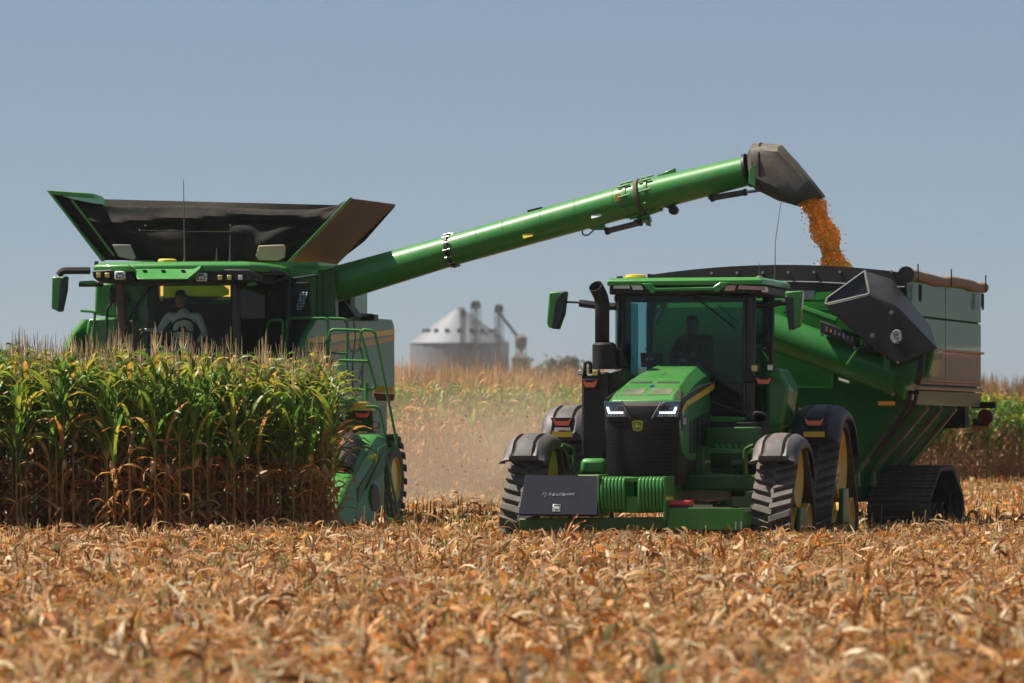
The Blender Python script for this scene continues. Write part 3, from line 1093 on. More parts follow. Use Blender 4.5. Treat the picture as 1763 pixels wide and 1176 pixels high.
# cab
def pil(p0, p1, v0, v1, wd, dp=.10):
    q = MB()
    a, b = T.P(p0[0], p0[1], v0), T.P(p1[0], p1[1], v1)
    q.ext([a, a + Vector((wd, 0, 0)), b + Vector((wd, 0, 0)), b], (0, dp, 0))
    q.build("cab_pillar", M['blackgloss'], tr, bevel=.025)
pil((1062, 505), (1060, 660), 1.35, 1.35, .10)
pil((1284, 508), (1280, 730), 1.35, 1.35, .13)
pil((1072, 505), (1072, 700), 2.95, 2.95, .10)
pil((1312, 508), (1310, 680), 2.95, 2.95, .16)
XL, XR = -.87, .95
q = MB()
q.bb(XL, XR, 1.38, 3.1, 1.42, 1.62)
q.bb(XL + .05, XR - .05, 2.95, 3.08, 1.6, 2.15)
q.build("cab_base", M['black'], tr, bevel=.03)
q = MB()
q.bb(XL, XR, 1.35, 1.5, 3.18, 3.28)
q.build("cab_header", M['black'], tr, bevel=.03)
q = MB()
gp = T.pp([(1073, 507), (1282, 510), (1280, 640), (1279, 712), (1215, 712), (1150, 700), (1073, 640)], 1.33)
q.ext(gp, (0, .006, 0))
q.build("windscreen", M['glass_t'], tr, smooth=0)
q = MB()
f0 = T.pp([(1073, 507), (1282, 510), (1280, 712), (1073, 640)], 1.322)
for i in range(4):
    q.tube([f0[i], f0[(i + 1) % 4]], .022, 6)
q.build("windscreen_seal", M['blackgloss'], tr)
for x, vv in ((XL, 0), (XR, 0)):
    q = MB()
    q.ext([(x, 1.45, 1.65), (x, 3.0, 1.85), (x, 3.0, 3.2), (x, 1.45, 3.2)], (.006, 0, 0))
    q.build("side_window", M['glass_t'], tr, smooth=0)
q = MB()
q.ext([(XL + .1, 3.06, 1.9), (XR - .1, 3.06, 1.9), (XR - .1, 3.06, 3.15), (XL + .1, 3.06, 3.15)], (0, .006, 0))
q.build("rear_window", M['glass_t'], tr, smooth=0)
# roof
q = MB()
zt, zb = T.P(0, 486, 1.15).z, T.P(0, 511, 1.15).z
rl, rr_ = T.P(1046, 490, 1.15).x, T.P(1312, 490, 1.15).x
q.loft([[(rl + i, 1.12 + i, z), (rr_ - i, 1.12 + i, z), (rr_ + .03 - i, 1.3 + i, z), (rr_ + .03 - i, 3.2 - i, z), (rr_ - .1 - i, 3.42 - i, z), (rl + .1 + i, 3.42 - i, z), (rl - .03 + i, 3.2 - i, z), (rl - .03 + i, 1.3 + i, z)] for z, i in ((zt - .10, 0), (zt - .035, 0), (zt, .06))])
roof = q.build("cab_roof", M['roofgreen'], tr, smooth=30, bevel=.012)
q = MB()
q.bb(rl + .02, rr_ - .01, 1.16, 3.36, zb - .02, zt - .10)
q.build("roof_liner", M['black'], tr, bevel=.02)
q = MB()   # green brow between the lamp bays
bx = [(1105, 488), (1122, 488), (1128, 496), (1228, 494), (1240, 486), (1256, 486), (1236, 503), (1232, 503), (1228, 500), (1128, 501), (1126, 505), (1121, 505)]
q.ext(T.pp(bx, 1.10), (0, .12, 0))
q.build("roof_brow", M['roofgreen'], roof, bevel=.008)
for pts, mt in (([(1056, 491), (1084, 491), (1084, 497), (1056, 497)], 'clearlens'), ([(1086, 491), (1104, 491), (1108, 499), (1090, 499)], 'clearlens'),
                ([(1250, 491), (1268, 491), (1264, 501), (1246, 501)], 'orangerefl'), ([(1272, 491), (1316, 493), (1318, 500), (1270, 498)], 'orangerefl'), ([(1311, 494), (1320, 494), (1322, 503), (1312, 503)], 'clearlens')):
    q = MB()
    q.ext(T.pp(pts, 1.13), (0, .05, 0))
    M['lampwarm'] = M.get('lampwarm') or pm("warm_lamp_lens", (0.40, 0.24, 0.17), 0.25, metal=.4, coat=.7, var=.3, scale=50)
    q.build("roof_lamp", M['lampwarm'] if mt == 'orangerefl' else M['clearlens'], tr, bevel=.004)
q = MB()
c = T.P(1094, 484, 2.0)
q.lathe([(-.02, .12), (.0, .145), (.03, .15), (.035, .135), (.055, .13), (.065, .11), (.068, .01)], (c.x, c.y, zt + .005), 'z', 28)
q.build("satellite_receiver", M['yellowink'], tr, smooth=40)
q = MB()
c = T.P(1067, 482, 1.8)
q.bb(c.x - .035, c.x + .035, 1.75, 1.85, zt - .01, zt + .045)
q.build("roof_sensor", M['black'], tr, bevel=.008)
q = MB()
c = T.P(1307, 484, 2.3)
q.lathe([(0, .06), (.03, .055), (.055, .03), (.06, .008)], (c.x, c.y, zt - .004), 'z', 14)
q.cyl((c.x, c.y, zt + .05), (c.x + .005, c.y, zt + .22), .008, .004, 6)
q.build("aerial", M['grey'], tr)
q = MB()
c = T.P(1333, 486, 2.6)
top = T.P(1344, 352, 2.6)
q.tube([(c.x, c.y, zt - .02), (c.x + .01, c.y, zt + .1), ((c.x + top.x) / 2 - .03, c.y, (zt + top.z) / 2), top, top + Vector((.02, 0, .03)), top + Vector((.07, 0, .045))], [.018, .007, .0045, .004, .004, .0035], 6)
q.build("whip_aerial", M['grey'], tr)
# wiper, marker towers, rails
q = MB()
q.tube([T.P(1192, 508, 1.28), T.P(1266, 566, 1.28)], .012, 6)
q.tube([T.P(1235, 524, 1.31), T.P(1270, 555, 1.31)], .006, 6)
q.ext(T.pp([(1153, 500), (1205, 500), (1200, 511), (1158, 511)], 1.27), (0, .06, 0))
q.build("wiper", M['black'], tr)
q = MB()
q.ext(T.pp([(1276, 640), (1282, 633), (1292, 636), (1300, 648), (1326, 648), (1326, 657), (1280, 659), (1276, 652)], 1.2), (0, .12, 0))
q.build("lamp_bracket", M['black'], tr, bevel=.01)
work_lamp(tr, T.P(1299, 634, 1.15), .10, 'yellowlens')
work_lamp(tr, T.P(1326, 633, 1.25), .09, 'clearlens')
marker_lamp(tr, T.P(1315, 656, 1.17), .2, .075)
q = MB()
q.tube(fillet([T.P(1298, 716, 1.0), T.P(1300, 710, 1.0), T.P(1318, 712, 1.0), T.P(1326, 745, 1.0), T.P(1326, 760, 1.0)], .08), .022, 8)
q.tube(fillet([T.P(1308, 770, .6), T.P(1292, 776, .6), T.P(1291, 800, .6), T.P(1304, 806, .6)], .08), .018, 8)
q.build("grab_rail", M['black'], tr)
q = MB()
q.ext(T.pp([(1317, 640), (1340, 632), (1359, 668), (1347, 735), (1319, 737)], 2.0), (0, .8, 0))
q.build("side_tank", M['green'], tr, bevel=.05)
q = MB()
q.ext(T.pp([(1207, 716), (1280, 718), (1283, 724), (1248, 729), (1207, 724)], 1.15), (0, .15, 0))
q.build("step_rail", M['roofgreen'], tr, bevel=.012)
q = MB()
q.ext(T.pp([(1212, 727), (1298, 727), (1300, 752), (1212, 752)], .95), (0, .3, 0))
sp = q.build("step_box", M['black'], tr, bevel=.012)
emblem(sp, T.P(1281, 742, .94), .065)
for s in (0, 1):
    q = MB()
    q.ext(T.pp([(1212, 772 + s * 30), (1298, 772 + s * 30), (1298, 776 + s * 30), (1212, 776 + s * 30)], .7), (0, .22, 0))
    q.build("step", M['black'], tr)
# interior
q = MB()
hx = T.P(1190, 600, 2.45).x
q.bb(hx - .24, hx + .26, 2.25, 2.75, 1.95, 2.12)
q.bb(hx - .22, hx + .24, 2.68, 2.82, 2.1, 2.78)
q.bb(hx + .30, hx + .42, 2.1, 2.7, 2.15, 2.28)
q.build("driver_seat", M['black'], tr, bevel=.05)
q = MB()
q.ext(T.pp([(1102, 607), (1140, 607), (1141, 632), (1104, 632)], 1.6), (0, .04, 0))
q.build("display_screen", M['black'], tr, bevel=.008)
q = MB()
q.ext(T.pp([(1112, 616), (1117, 616), (1117, 621), (1112, 621)], 1.594), (0, .004, 0))
q.ext(T.pp([(1119, 616), (1125, 616), (1125, 620), (1119, 620)], 1.594), (0, .004, 0))
q.build("screen_icon", M['white'], tr)
q = MB()
q.ext(T.pp([(1159, 617), (1193, 617), (1197, 634), (1156, 634)], 1.55), (0, .15, 0))
q.build("dashboard", M['black'], tr, bevel=.015)
q = MB()
q.ext(T.pp([(1170, 618), (1182, 618), (1182, 622), (1170, 622)], 1.54), (0, .006, 0))
q.build("dash_label", M['white'], tr)
steering_wheel(tr, T.P(1187, 598, 1.95), .2, -.5)
q = MB()
q.tube(fillet([T.P(1128, 560, 2.6), T.P(1142, 530, 2.6), T.P(1147, 522, 2.6)], .05), .03, 8)
q.ext(T.pp([(1128, 546), (1140, 522), (1148, 520), (1132, 560), (1126, 562)], 2.7), (0, .03, 0))
q.build("cab_trim", M['clearlens'], tr)
# mirrors
aL = [([T.P(974, 520, 1.5), T.P(1000, 521, 1.5)], .014), (fillet([T.P(998, 522, 1.5), T.P(1030, 526, 1.5), T.P(1062, 528, 1.5)], .05), .05)]
mirror(tr, T, [(945, 503), (974, 501), (967, 545), (957, 566), (944, 564), (941, 556)], 1.45, .16, [(967, 503), (974.5, 502), (970, 540), (960, 567), (950, 566), (956, 520), (960, 512)], aL)
aR = [(fillet([T.P(1290, 526, 1.5), T.P(1330, 524, 1.5), T.P(1356, 519, 1.5)], .05), .04), ([T.P(1330, 519, 1.5), T.P(1356, 518, 1.5)], .014)]
mirror(tr, T, [(1351, 502), (1382, 500), (1377, 562), (1361, 567)], 1.45, .16, [(1350.5, 510), (1366, 512), (1367, 567), (1358, 568)], aR)
# tracks, wheels and fenders
FU, RU = 1.62, 1.70
fd, rd = [(0, .90, .45), (-.74, .31, .29), (.74, .31, .29)], [(0, 1.03, .56), (-.88, .33, .31), (.88, .33, .31)]
for s in (-1, 1):
    track(tr, s * FU, 0, .52, fd, .165)
    wheel_disc(tr, s * FU, 0, .90, .40, .40, s, M['yellow'])
    wheel_disc(tr, s * FU, -.74, .31, .24, .44, s, M['yellow'], "idler_wheel")
    wheel_disc(tr, s * FU, .74, .31, .24, .44, s, M['yellow'], "idler_wheel")
    q = MB()
    q.ext([(s * FU - .06, -.6, .25), (s * FU - .06, .6, .25), (s * FU - .06, .5, .5), (s * FU - .06, .1, .85), (s * FU - .06, -.1, .85), (s * FU - .06, -.5, .5)], (.12, 0, 0))
    q.ext([(s * FU + s * .2, -.3, .2), (s * FU + s * .2, .35, .2), (s * FU + s * .2, .3, .5), (s * FU + s * .2, -.2, .5)], (s * .06, 0, 0))
    q.build("track_frame", M['frame'], tr, bevel=.02)
    for dv in (-.25, .25):
        wheel_disc(tr, s * FU, dv, .23, .17, .40, s, M['yellow'], "mid_roller")
    track(tr, s * RU, 3.0, .52, rd, .165)
    wheel_disc(tr, s * RU, 3.0, 1.03, .50, .42, s, M['yellow'], holes=16)
    wheel_disc(tr, s * RU, 2.12, .33, .26, .44, s, M['yellow'], "idler_wheel")
    wheel_disc(tr, s * RU, 3.88, .33, .26, .44, s, M['yellow'], "idler_wheel")
    q = MB()
    q.ext([(s * RU - .06, 2.3, .25), (s * RU - .06, 3.7, .25), (s * RU - .06, 3.4, .6), (s * RU - .06, 3.1, 1.0), (s * RU - .06, 2.9, 1.0), (s * RU - .06, 2.6, .6)], (.12, 0, 0))
    q.ext([(s * RU + s * .2, 2.75, .25), (s * RU + s * .2, 3.3, .25), (s * RU + s * .2, 3.25, .72), (s * RU + s * .2, 2.8, .72)], (s * .07, 0, 0))
    q.build("track_frame", M['frame'], tr, bevel=.02)
    for dv in (-.3, .3):
        wheel_disc(tr, s * RU, 3 + dv, .24, .18, .40, s, M['yellow'], "mid_roller")
    fender(tr, s * FU, [(-.74, 1.10), (-.76, 1.16), (-.62, 1.33), (-.30, 1.42), (.10, 1.43), (.45, 1.36), (.72, 1.16), (.86, .90)], .295, M['grey'])
    rf = fender(tr, s * RU, [(2.06, 1.36), (2.04, 1.42), (2.18, 1.68), (2.52, 1.80), (2.95, 1.81), (3.4, 1.70), (3.75, 1.42), (3.92, 1.05)], .33, M['shadedfender'] if s > 0 else M['grey'])
    marker_lamp(rf, (s * RU, 1.99, 1.60), .26, .085)
    q = MB()
    q.box((s * RU, 1.985, 1.44), (.28, .012, .07))
    q.build("reflector_strip", M['yellowink'], rf)
    q = MB()
    q.tube(fillet([(s * (FU - .36), -.1, 1.3), (s * (FU - .5), 0, 1.25), (s * (FU - .5), 0, .9)], .1), .03, 8)
    q.build("fender_bracket", M['frame'], tr)
    q = MB()
    q.tube(fillet([(s * (RU - .40), 2.9, 1.6), (s * (RU - .55), 2.9, 1.5), (s * (RU - .6), 2.9, 1.0)], .1), .04, 8)
    q.build("fender_bracket", M['frame'], tr)
q = MB()
q.bb(-.12, .12, 3.6, 4.7, .5, .62)
q.bb(-.5, .5, 3.6, 3.9, .6, 1.2)
q.build("drawbar", M['frame'], tr, bevel=.02)

# red-lidded case on the tray
ca = T.P(1172, 872, -1.55)
cs = empty("storage_case", T.world((ca.x, -1.58, T.P(0, 890, -1.6).z)), -T.a)
tag(cs, "small grey case with a red lid lying in the tractor's front tray", "storage case")
q = MB()
hh = T.P(0, 868, -1.5).z - T.P(0, 890, -1.6).z
q.bb(-.14, .14, -.12, .12, 0, hh)
q.build("case_body", M['grey'], cs, bevel=.012)
q = MB()
q.bb(-.15, .15, -.13, .13, hh + .002, hh + .075)
q.build("lid", M['red'], cs, bevel=.02)

# tractor driver
dv = T.P(1190, 562, 2.42)
person("person", "driver in a dark shirt seated at the wheel inside the green tractor's cab", T.world((dv.x, 2.42, 0)), -T.a, M['navy'],
       dict(pelvis=(0.02, .08, 2.22), belly=(0.02, .10, 2.36), chest=(0.02, .12, 2.56), collar=(.0, .10, 2.72), neck=(0, .09, 2.79), head=(0, .06, dv.z + .02),
            l_shoulder=(-.19, .12, 2.66), l_elbow=(-.27, -.02, 2.42), l_wrist=(-.13, -.34, 2.50), r_shoulder=(.2, .12, 2.66), r_elbow=(.28, 0, 2.42), r_wrist=(.10, -.34, 2.50),
            l_hip=(-.1, .05, 2.2), l_knee=(-.16, -.40, 2.22), l_ankle=(-.16, -.5, 1.75), r_hip=(.12, .05, 2.2), r_knee=(.18, -.40, 2.22), r_ankle=(.18, -.5, 1.75)))

# ------------------------------------------------------------------ COMBINE
C = Frame(300, 77, 12)
cb = C.root("combine_harvester")
tag(cb, "green combine harvester cutting the standing corn, its long unloading auger swung out to the right", "combine harvester")

# main body behind the cab, tail and side panels
q = MB()
q.bb(-1.62, 1.70, 2.2, 6.7, 1.3, 3.10)
q.build("body", M['frame'], cb, bevel=.04)
q = MB()
tz = C.P(0, 455, 1.9).z
WX0, WX1, WZ0, WZ1 = C.P(276, 500, 1.95).x, C.P(400, 500, 1.95).x, C.P(300, 524, 1.95).z, C.P(300, 488, 1.95).z
q.bb(-1.62, WX0, 1.9, 1.96, 1.3, tz)
q.bb(WX1, 1.75, 1.9, 1.96, 1.3, tz)
q.bb(WX0, WX1, 1.9, 1.96, 1.3, WZ0)
q.bb(WX0, WX1, 1.9, 1.96, WZ1, tz)
q.bb(-1.62, -1.56, 1.96, 5.1, 3.05, tz)
q.bb(1.69, 1.75, 1.96, 5.1, 3.05, tz)
q.bb(-1.56, 1.69, 5.04, 5.1, 3.05, tz)
q.build("grain_tank", M['green'], cb)
q = MB()
q.loft([[(-1.55, v, z + .05 * math.sin(v * 3)) , (-.5, v, z + .1), (.6, v, z + .08), (1.68, v, z)] for v, z in ((1.98, WZ0 - .02), (2.4, WZ0 + .12), (3.2, WZ0 + .45), (4.2, WZ0 + .55), (5.0, WZ0 + .3))], False, False, closed=False)
M['heap'] = pm("shelled_corn_heap", (0.52, 0.28, 0.03), 0.6, var=.5, scale=30, bump=.6, bscale=120)
q.build("grain_heap", M['heap'], cb, smooth=0)
q = MB()
q.ext(C.pp([(502, 456), (570, 456), (572, 462), (560, 466), (502, 462)], 1.9), (0, .1, 0))
q.build("tank_rail", M['green'], cb, bevel=.01)
SU = 1.85
side = C.uu([(530, 572), (546, 548), (600, 545), (676, 550), (679, 560), (680, 640), (679, 690), (640, 705), (600, 700), (520, 690), (505, 640)], SU)
q = MB()
q.ext(side, (-.10, 0, 0))
sp = q.build("side_panel", M['panel'], cb, bevel=.03)
q = MB()
q.ext([Vector((-p.x + .05, p.y, p.z)) for p in side], (-.1, 0, 0))
q.build("side_panel", M['green'], cb, bevel=.03)
M['stripe'] = pm("panel_stripe", (0.62, 0.42, 0.07), 0.5, coat=.1, var=.08, dust=.05, spec=.2)
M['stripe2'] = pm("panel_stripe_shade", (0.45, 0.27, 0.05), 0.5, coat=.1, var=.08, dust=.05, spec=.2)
for pts, mt in (([(530, 583), (560, 578), (625, 572), (679, 567), (679, 576), (625, 582), (565, 590), (562, 606), (529, 606)], 'stripe'),
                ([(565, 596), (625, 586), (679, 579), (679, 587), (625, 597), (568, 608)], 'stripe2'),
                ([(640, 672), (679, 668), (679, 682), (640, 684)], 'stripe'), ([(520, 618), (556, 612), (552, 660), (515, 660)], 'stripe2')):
    q = MB()
    q.ext(C.uu(pts, SU + .002), (.004, 0, 0))
    q.build("stripe", M[mt], sp)
c0 = C.U(547, 597, SU + .01)
text("maker_name", "JOHN DEERE", .17, M['ink'], sp, c0, (math.pi / 2, 0, math.pi / 2), .001, 0, 1.0)
q = MB()
q.ext([Vector((-1.5, 6.6, 1.5)), Vector((1.6, 6.6, 1.5)), Vector((1.6, 6.6, 3.2)), Vector((-1.5, 6.6, 3.2))], (0, .5, 0))
q.build("tail_hood", M['green'], cb, bevel=.12)
# engine deck clutter
q = MB()
q.ext(C.pp([(545, 520), (588, 512), (612, 545), (545, 545)], 3.2), (0, .5, 0))
q.ext(C.pp([(592, 500), (603, 500), (604, 545), (592, 545)], 3.4), (0, .3, 0))
q.tube(fillet([C.P(612, 545, 3.6), C.P(625, 542, 4.0), C.P(640, 543, 4.6)], .1), .03, 6)
q.tube(fillet([C.P(628, 547, 4.0), C.P(634, 541, 4.2), C.P(644, 543, 4.4), C.P(648, 548, 4.6)], .1), .016, 6)
q.box(C.P(632, 547, 4.4), (.3, .3, .1))
q.build("deck_machinery", M['black'], cb, bevel=.01)
q = MB()
q.bb(-1.4, 1.5, 5.2, 6.8, 3.1, 3.36)
q.build("engine_deck", M['black'], cb, bevel=.03)

# cab
q = MB()
q.ext(C.pp([(200, 486), (214, 486), (216, 660), (196, 660)], .25), (0, .12, 0))
q.build("cab_pillar", M['tan'], cb, bevel=.03)  # tan reflection on this pillar is put into its colour
for pts, v, d in (([(397, 486), (409, 486), (418, 660), (404, 660)], .2, .12), ([(488, 478), (500, 478), (500, 660), (494, 660)], 1.75, .12), ([(200, 640), (420, 640), (420, 660), (200, 660)], .22, .2)):
    q = MB()
    q.ext(C.pp(pts, v), (0, d, 0))
    q.build("cab_pillar", M['blackgloss'], cb, bevel=.03)
q = MB()
a = [C.P(208, 486, .25), C.P(260, 486, .1), C.P(345, 486, .1), C.P(400, 486, .22)]
b = [C.P(208, 650, .30), C.P(260, 650, .12), C.P(350, 650, .12), C.P(408, 650, .27)]
q.loft([a, b], False, False, closed=False)
q.build("windscreen", M['glass_c'], cb, smooth=0, solid=.006)
q = MB()
q.loft([[C.P(409, 486, .3), C.P(489, 480, 1.75)], [C.P(414, 650, .34), C.P(489, 650, 1.75)]], False, False, closed=False)
q.build("door_window", M['glass_c'], cb, smooth=0, solid=.006)
q = MB()
q.ext(C.pp([(514, 476), (545, 474), (545, 600), (536, 640), (516, 640)], 1.9), (0, .006, 0))
q.build("quarter_window", M['glass_c'], cb, smooth=0)
q = MB()
q.tube(fillet([C.P(500, 480, 1.85), C.P(546, 473, 1.88), C.P(546, 600, 1.88), C.P(534, 650, 1.88)], .05), .018, 6)
q.ext(C.pp([(500, 478), (513, 478), (516, 545), (505, 545)], 1.85), (0, .04, 0))
q.build("window_seal", M['black'], cb)
q = MB()
q.ext(C.pp([(486, 482), (512, 481), (512, 560), (500, 560), (496, 500)], 1.98), (0, .05, 0))
q.ext(C.pp([(546, 470), (575, 462), (578, 548), (546, 548)], 2.1), (0, .2, 0))
q.build("cab_back_post", M['frame'], cb, bevel=.02)
q = MB()
q.bb(-.95, WX0, 1.82, 1.88, 1.96, 3.78)
q.bb(WX1, 1.62, 1.82, 1.88, 1.96, 3.78)
q.bb(WX0, WX1, 1.82, 1.88, 1.96, WZ0)
q.bb(-.95, 1.35, .3, 1.9, 1.86, 1.96)
q.build("cab_shell", M['black'], cb, bevel=.02)
M['rearwin'] = glass_mat("green_tank_window", (0.22, 0.36, 0.10), 0.2, 0.12)
q = MB()
q.ext(C.pp([(281, 491), (384, 491), (394, 498), (394, 507), (352, 521), (330, 517), (281, 518)], 1.89), (0, .006, 0))
q.build("rear_window", M['rearwin'], cb)
# roof
rt = C.P(0, 453, .1).z
fr = C.P(0, 465, .0).z
q = MB()
plan = [(-1.30, .08), (-.72, -.06), (.40, -.06), (1.16, .08), (1.30, .5), (1.28, 2.0), (-1.30, 2.0), (-1.36, .5)]
q.loft([[(x * k, (y + .02) * k + (1 - k), z) for x, y in plan] for z, k in ((fr - .04, 1.0), (fr + .05, 1.0), (rt - .03, .97), (rt, .9))])
roof = q.build("cab_roof", M['roofgreen'], cb, smooth=28, bevel=.015)
q = MB()
vt = C.pp([(219, 455), (231, 463), (333, 463), (347, 456)], -.10)
vb = C.pp([(224, 460), (236, 481), (322, 481), (340, 461)], -.34)
vb[0].y = vb[3].y = -.16
q.add(vt + vb + [p + Vector((0, .6, 0)) for p in vt] + [Vector((p.x, .25, p.z)) for p in vb], [(0, 1, 5, 4), (1, 2, 6, 5), (2, 3, 7, 6), (0, 8, 9, 1), (1, 9, 10, 2), (2, 10, 11, 3), (4, 5, 13, 12), (5, 6, 14, 13), (6, 7, 15, 14), (8, 12, 13, 9), (9, 13, 14, 10), (10, 14, 15, 11), (0, 4, 12, 8), (3, 11, 15, 7)])
q.build("roof_visor", M['roofgreen'], roof, bevel=.015)
q = MB()
q.ext(C.pp([(158, 466), (222, 462), (234, 484), (170, 486), (160, 478)], .02), (0, .5, 0))
q.ext(C.pp([(322, 484), (333, 462), (430, 464), (440, 474), (436, 484)], .02), (0, .5, 0))
q.bb(-1.2, 1.18, .1, 1.9, fr - .2, fr - .04)
q.build("lamp_bar", M['black'], cb, bevel=.02)
for x in (249, 281, 315):
    MB().box(C.P(x, 466, -.17), (.05, .05, .025)).build("roof_slot", M['black'], roof)
def cluster(px, py):
    p = C.P(px, py, -.01)
    o = MB().box(p, (.17, .03, .125)).build("lamp_cluster", M['white'], cb, bevel=.025)
    q = MB()
    q.box(p + Vector((0, -.017, .028)), (.08, .006, .035))
    for dx, dz in ((-.055, 0), (.055, 0), (-.045, -.035), (0, -.035), (.045, -.035)):
        q.cyl(p + Vector((dx, -.022, dz)), p + Vector((dx, -.014, dz)), .017, n=10)
    q.build("lamp_lens", M['headglass'], o)
cluster(207, 474)
cluster(347, 477)
for x, mt, y in ((170, 'yellowlens', 474), (185, 'yellowlens', 474), (379, 'yellowlens', 478), (395, 'yellowlens', 478), (414, 'clearlens', 478)):
    work_lamp(cb, C.P(x, y, -.02), .085, mt)
q = MB()
p = C.P(288, 455, .25)
q.lathe([(-.03, .10), (.0, .14), (.03, .142), (.045, .13), (.052, .10), (.054, .01)], (p.x, p.y, C.P(0, 454, .3).z), 'z', 24)
q.build("satellite_receiver", M['yellowink'], cb, smooth=40)
for px, py, top, v in ((318, 451, 309, .5), (373, 452, 427, .8), (396, 451, 404, .9)):
    q = MB()
    a, b = C.P(px, py, v), C.P(px - (2 if top < 350 else 0), top, v)
    q.tube([a - Vector((0, 0, .05)), a, a + Vector((0, 0, .06)), b], [.03, .03, .012, .005], 8)
    q.build("aerial", M['grey'], cb)
for px in (166, 414, 372):
    p = C.P(px, 453, .5)
    MB().cyl((p.x, p.y, rt - .05), (p.x, p.y, rt + .03), .04, .03, 10).build("roof_beacon_mount", M['black'], cb)
# mirrors
aL = [(fillet([C.P(155, 466, .3), C.P(108, 466, .25), C.P(101, 474, .25)], .08), .055), ([C.P(136, 490, .3), C.P(178, 490, .35)], .035)]
mirror(cb, C, [(89, 477), (113, 475), (112, 500), (104, 533), (99, 536), (88, 531)], .18, .14, [(104, 478), (114, 476), (112.5, 500), (105, 536), (99, 537)], aL)
q = MB()
q.ext(C.pp([(136, 484), (160, 483), (172, 489), (136, 493)], .28), (0, .1, 0))
q.build("lamp_arm", M['green'], cb, bevel=.02)
q = MB()
q.tube(fillet([C.P(432, 470, .4), C.P(480, 470, .9), C.P(494, 478, 1.0)], .1), .06, 10)
q.tube([C.P(452, 486, .6), C.P(480, 484, .8), C.P(494, 476, .95)], .018, 6)
q.build("mirror_arm", M['black'], cb)
q = MB()
q.ext(C.pp([(423, 486), (438, 484), (442, 491), (424, 494)], .3), (0, .1, 0))
q.build("lamp_arm", M['green'], cb, bevel=.02)
# left shoulder panels and rail
q = MB()
q.ext(C.pp([(163, 488), (200, 486), (202, 545), (162, 543)], 1.4), (0, .5, 0))
q.ext(C.pp([(151, 548), (200, 546), (204, 660), (141, 660), (143, 600)], 1.2), (0, .9, 0))
q.ext(C.pp([(205, 520), (229, 523), (229, 600), (205, 600)], 1.7), (0, .1, 0))
q.build("shoulder_panel", M['green'], cb, bevel=.04)
q = MB()
q.tube(fillet([C.P(139, 535, 1.1), C.P(164, 537, 1.1), C.P(158, 600, 1.1), C.P(158, 650, 1.1)], .06), .02, 8)
q.build("grab_rail", M['green'], cb)
q = MB()
q.tube(fillet([C.P(193, 490, .5), C.P(193, 522, .5), C.P(184, 532, .5), C.P(184, 600, .5), C.P(200, 620, .5)], .06), .022, 8)
q.ext(C.pp([(189, 496), (197, 496), (197, 522), (189, 522)], .48), (0, .05, 0))
q.build("grab_rail", M['black'], cb)
q = MB()
q.tube([C.P(214, 500, .18), C.P(216, 560, .16), C.P(212, 606, .16)], .02, 6)
q.tube([C.P(258, 494, .10), C.P(216, 556, .12)], .012, 6)
q.tube([C.P(250, 494, .10), C.P(214, 570, .12)], .010, 6)
q.build("wiper", M['black'], cb)
# interior
q = MB()
sx = C.P(310, 560, 1.5).x
q.bb(sx - .26, sx + .26, 1.2, 1.75, 2.36, 2.52)
q.bb(sx - .24, sx + .24, 1.66, 1.80, 2.5, 3.25)
q.bb(sx - .16, sx + .16, 1.64, 1.76, 3.24, 3.42)
q.bb(sx - .46, sx - .32, .9, 1.6, 2.66, 2.76)
q.build("driver_seat", M['black'], cb, bevel=.05)
q = MB()
q.ext(C.pp([(222, 552), (240, 552), (240, 560), (232, 600), (226, 600), (228, 562)], .7), (0, .05, 0))
q.build("display_screen", M['grey'], cb, bevel=.012)
steering_wheel(cb, C.P(314, 567, .85), .19, -.55)
q = MB()
q.box(C.P(258, 574, .95), (.22, .25, .05))
q.build("arm_console", M['grey'], cb, bevel=.015)

# tank extension: fabric front and back between two steel flaps
T0 = 1.95
pl_t, pl_b = C.P(80, 328, T0), C.P(176, 446, T0)
pr_t, pr_b = C.P(604, 341, T0), C.P(497, 450, T0)
back = 4.9
def flap(name, t, b, mat, far_t=0.0):
    q = MB()
    n = Vector((t.z - b.z, 0, -(t.x - b.x))).normalized() * .02
    q.ext([t, b, b + Vector((0, back - T0, .04)), t + Vector((0, back - T0, .04))], n)
    return q.build(name, mat, cb, bevel=.006)
fl = flap("tank_flap", pl_t, pl_b, M['green'])
q = MB()
q.ext(C.pp([(80, 327), (86, 331), (180, 450), (174, 450)], T0 - .03), (0, .05, 0))
q.ext(C.pp([(80, 327), (158, 333), (164, 341), (85, 335)], T0 - .02), (0, .30, 0))
q.build("flap_rim", M['green'], fl, bevel=.01)
fr_ = flap("tank_flap", pr_t, pr_b, M['tan'])
q = MB()
q.ext(C.pp([(602, 339), (606, 341), (499, 452), (493, 452)], T0 - .05), (0, .06, 0))
q.build("flap_rim", M['green'], fr_, bevel=.008)
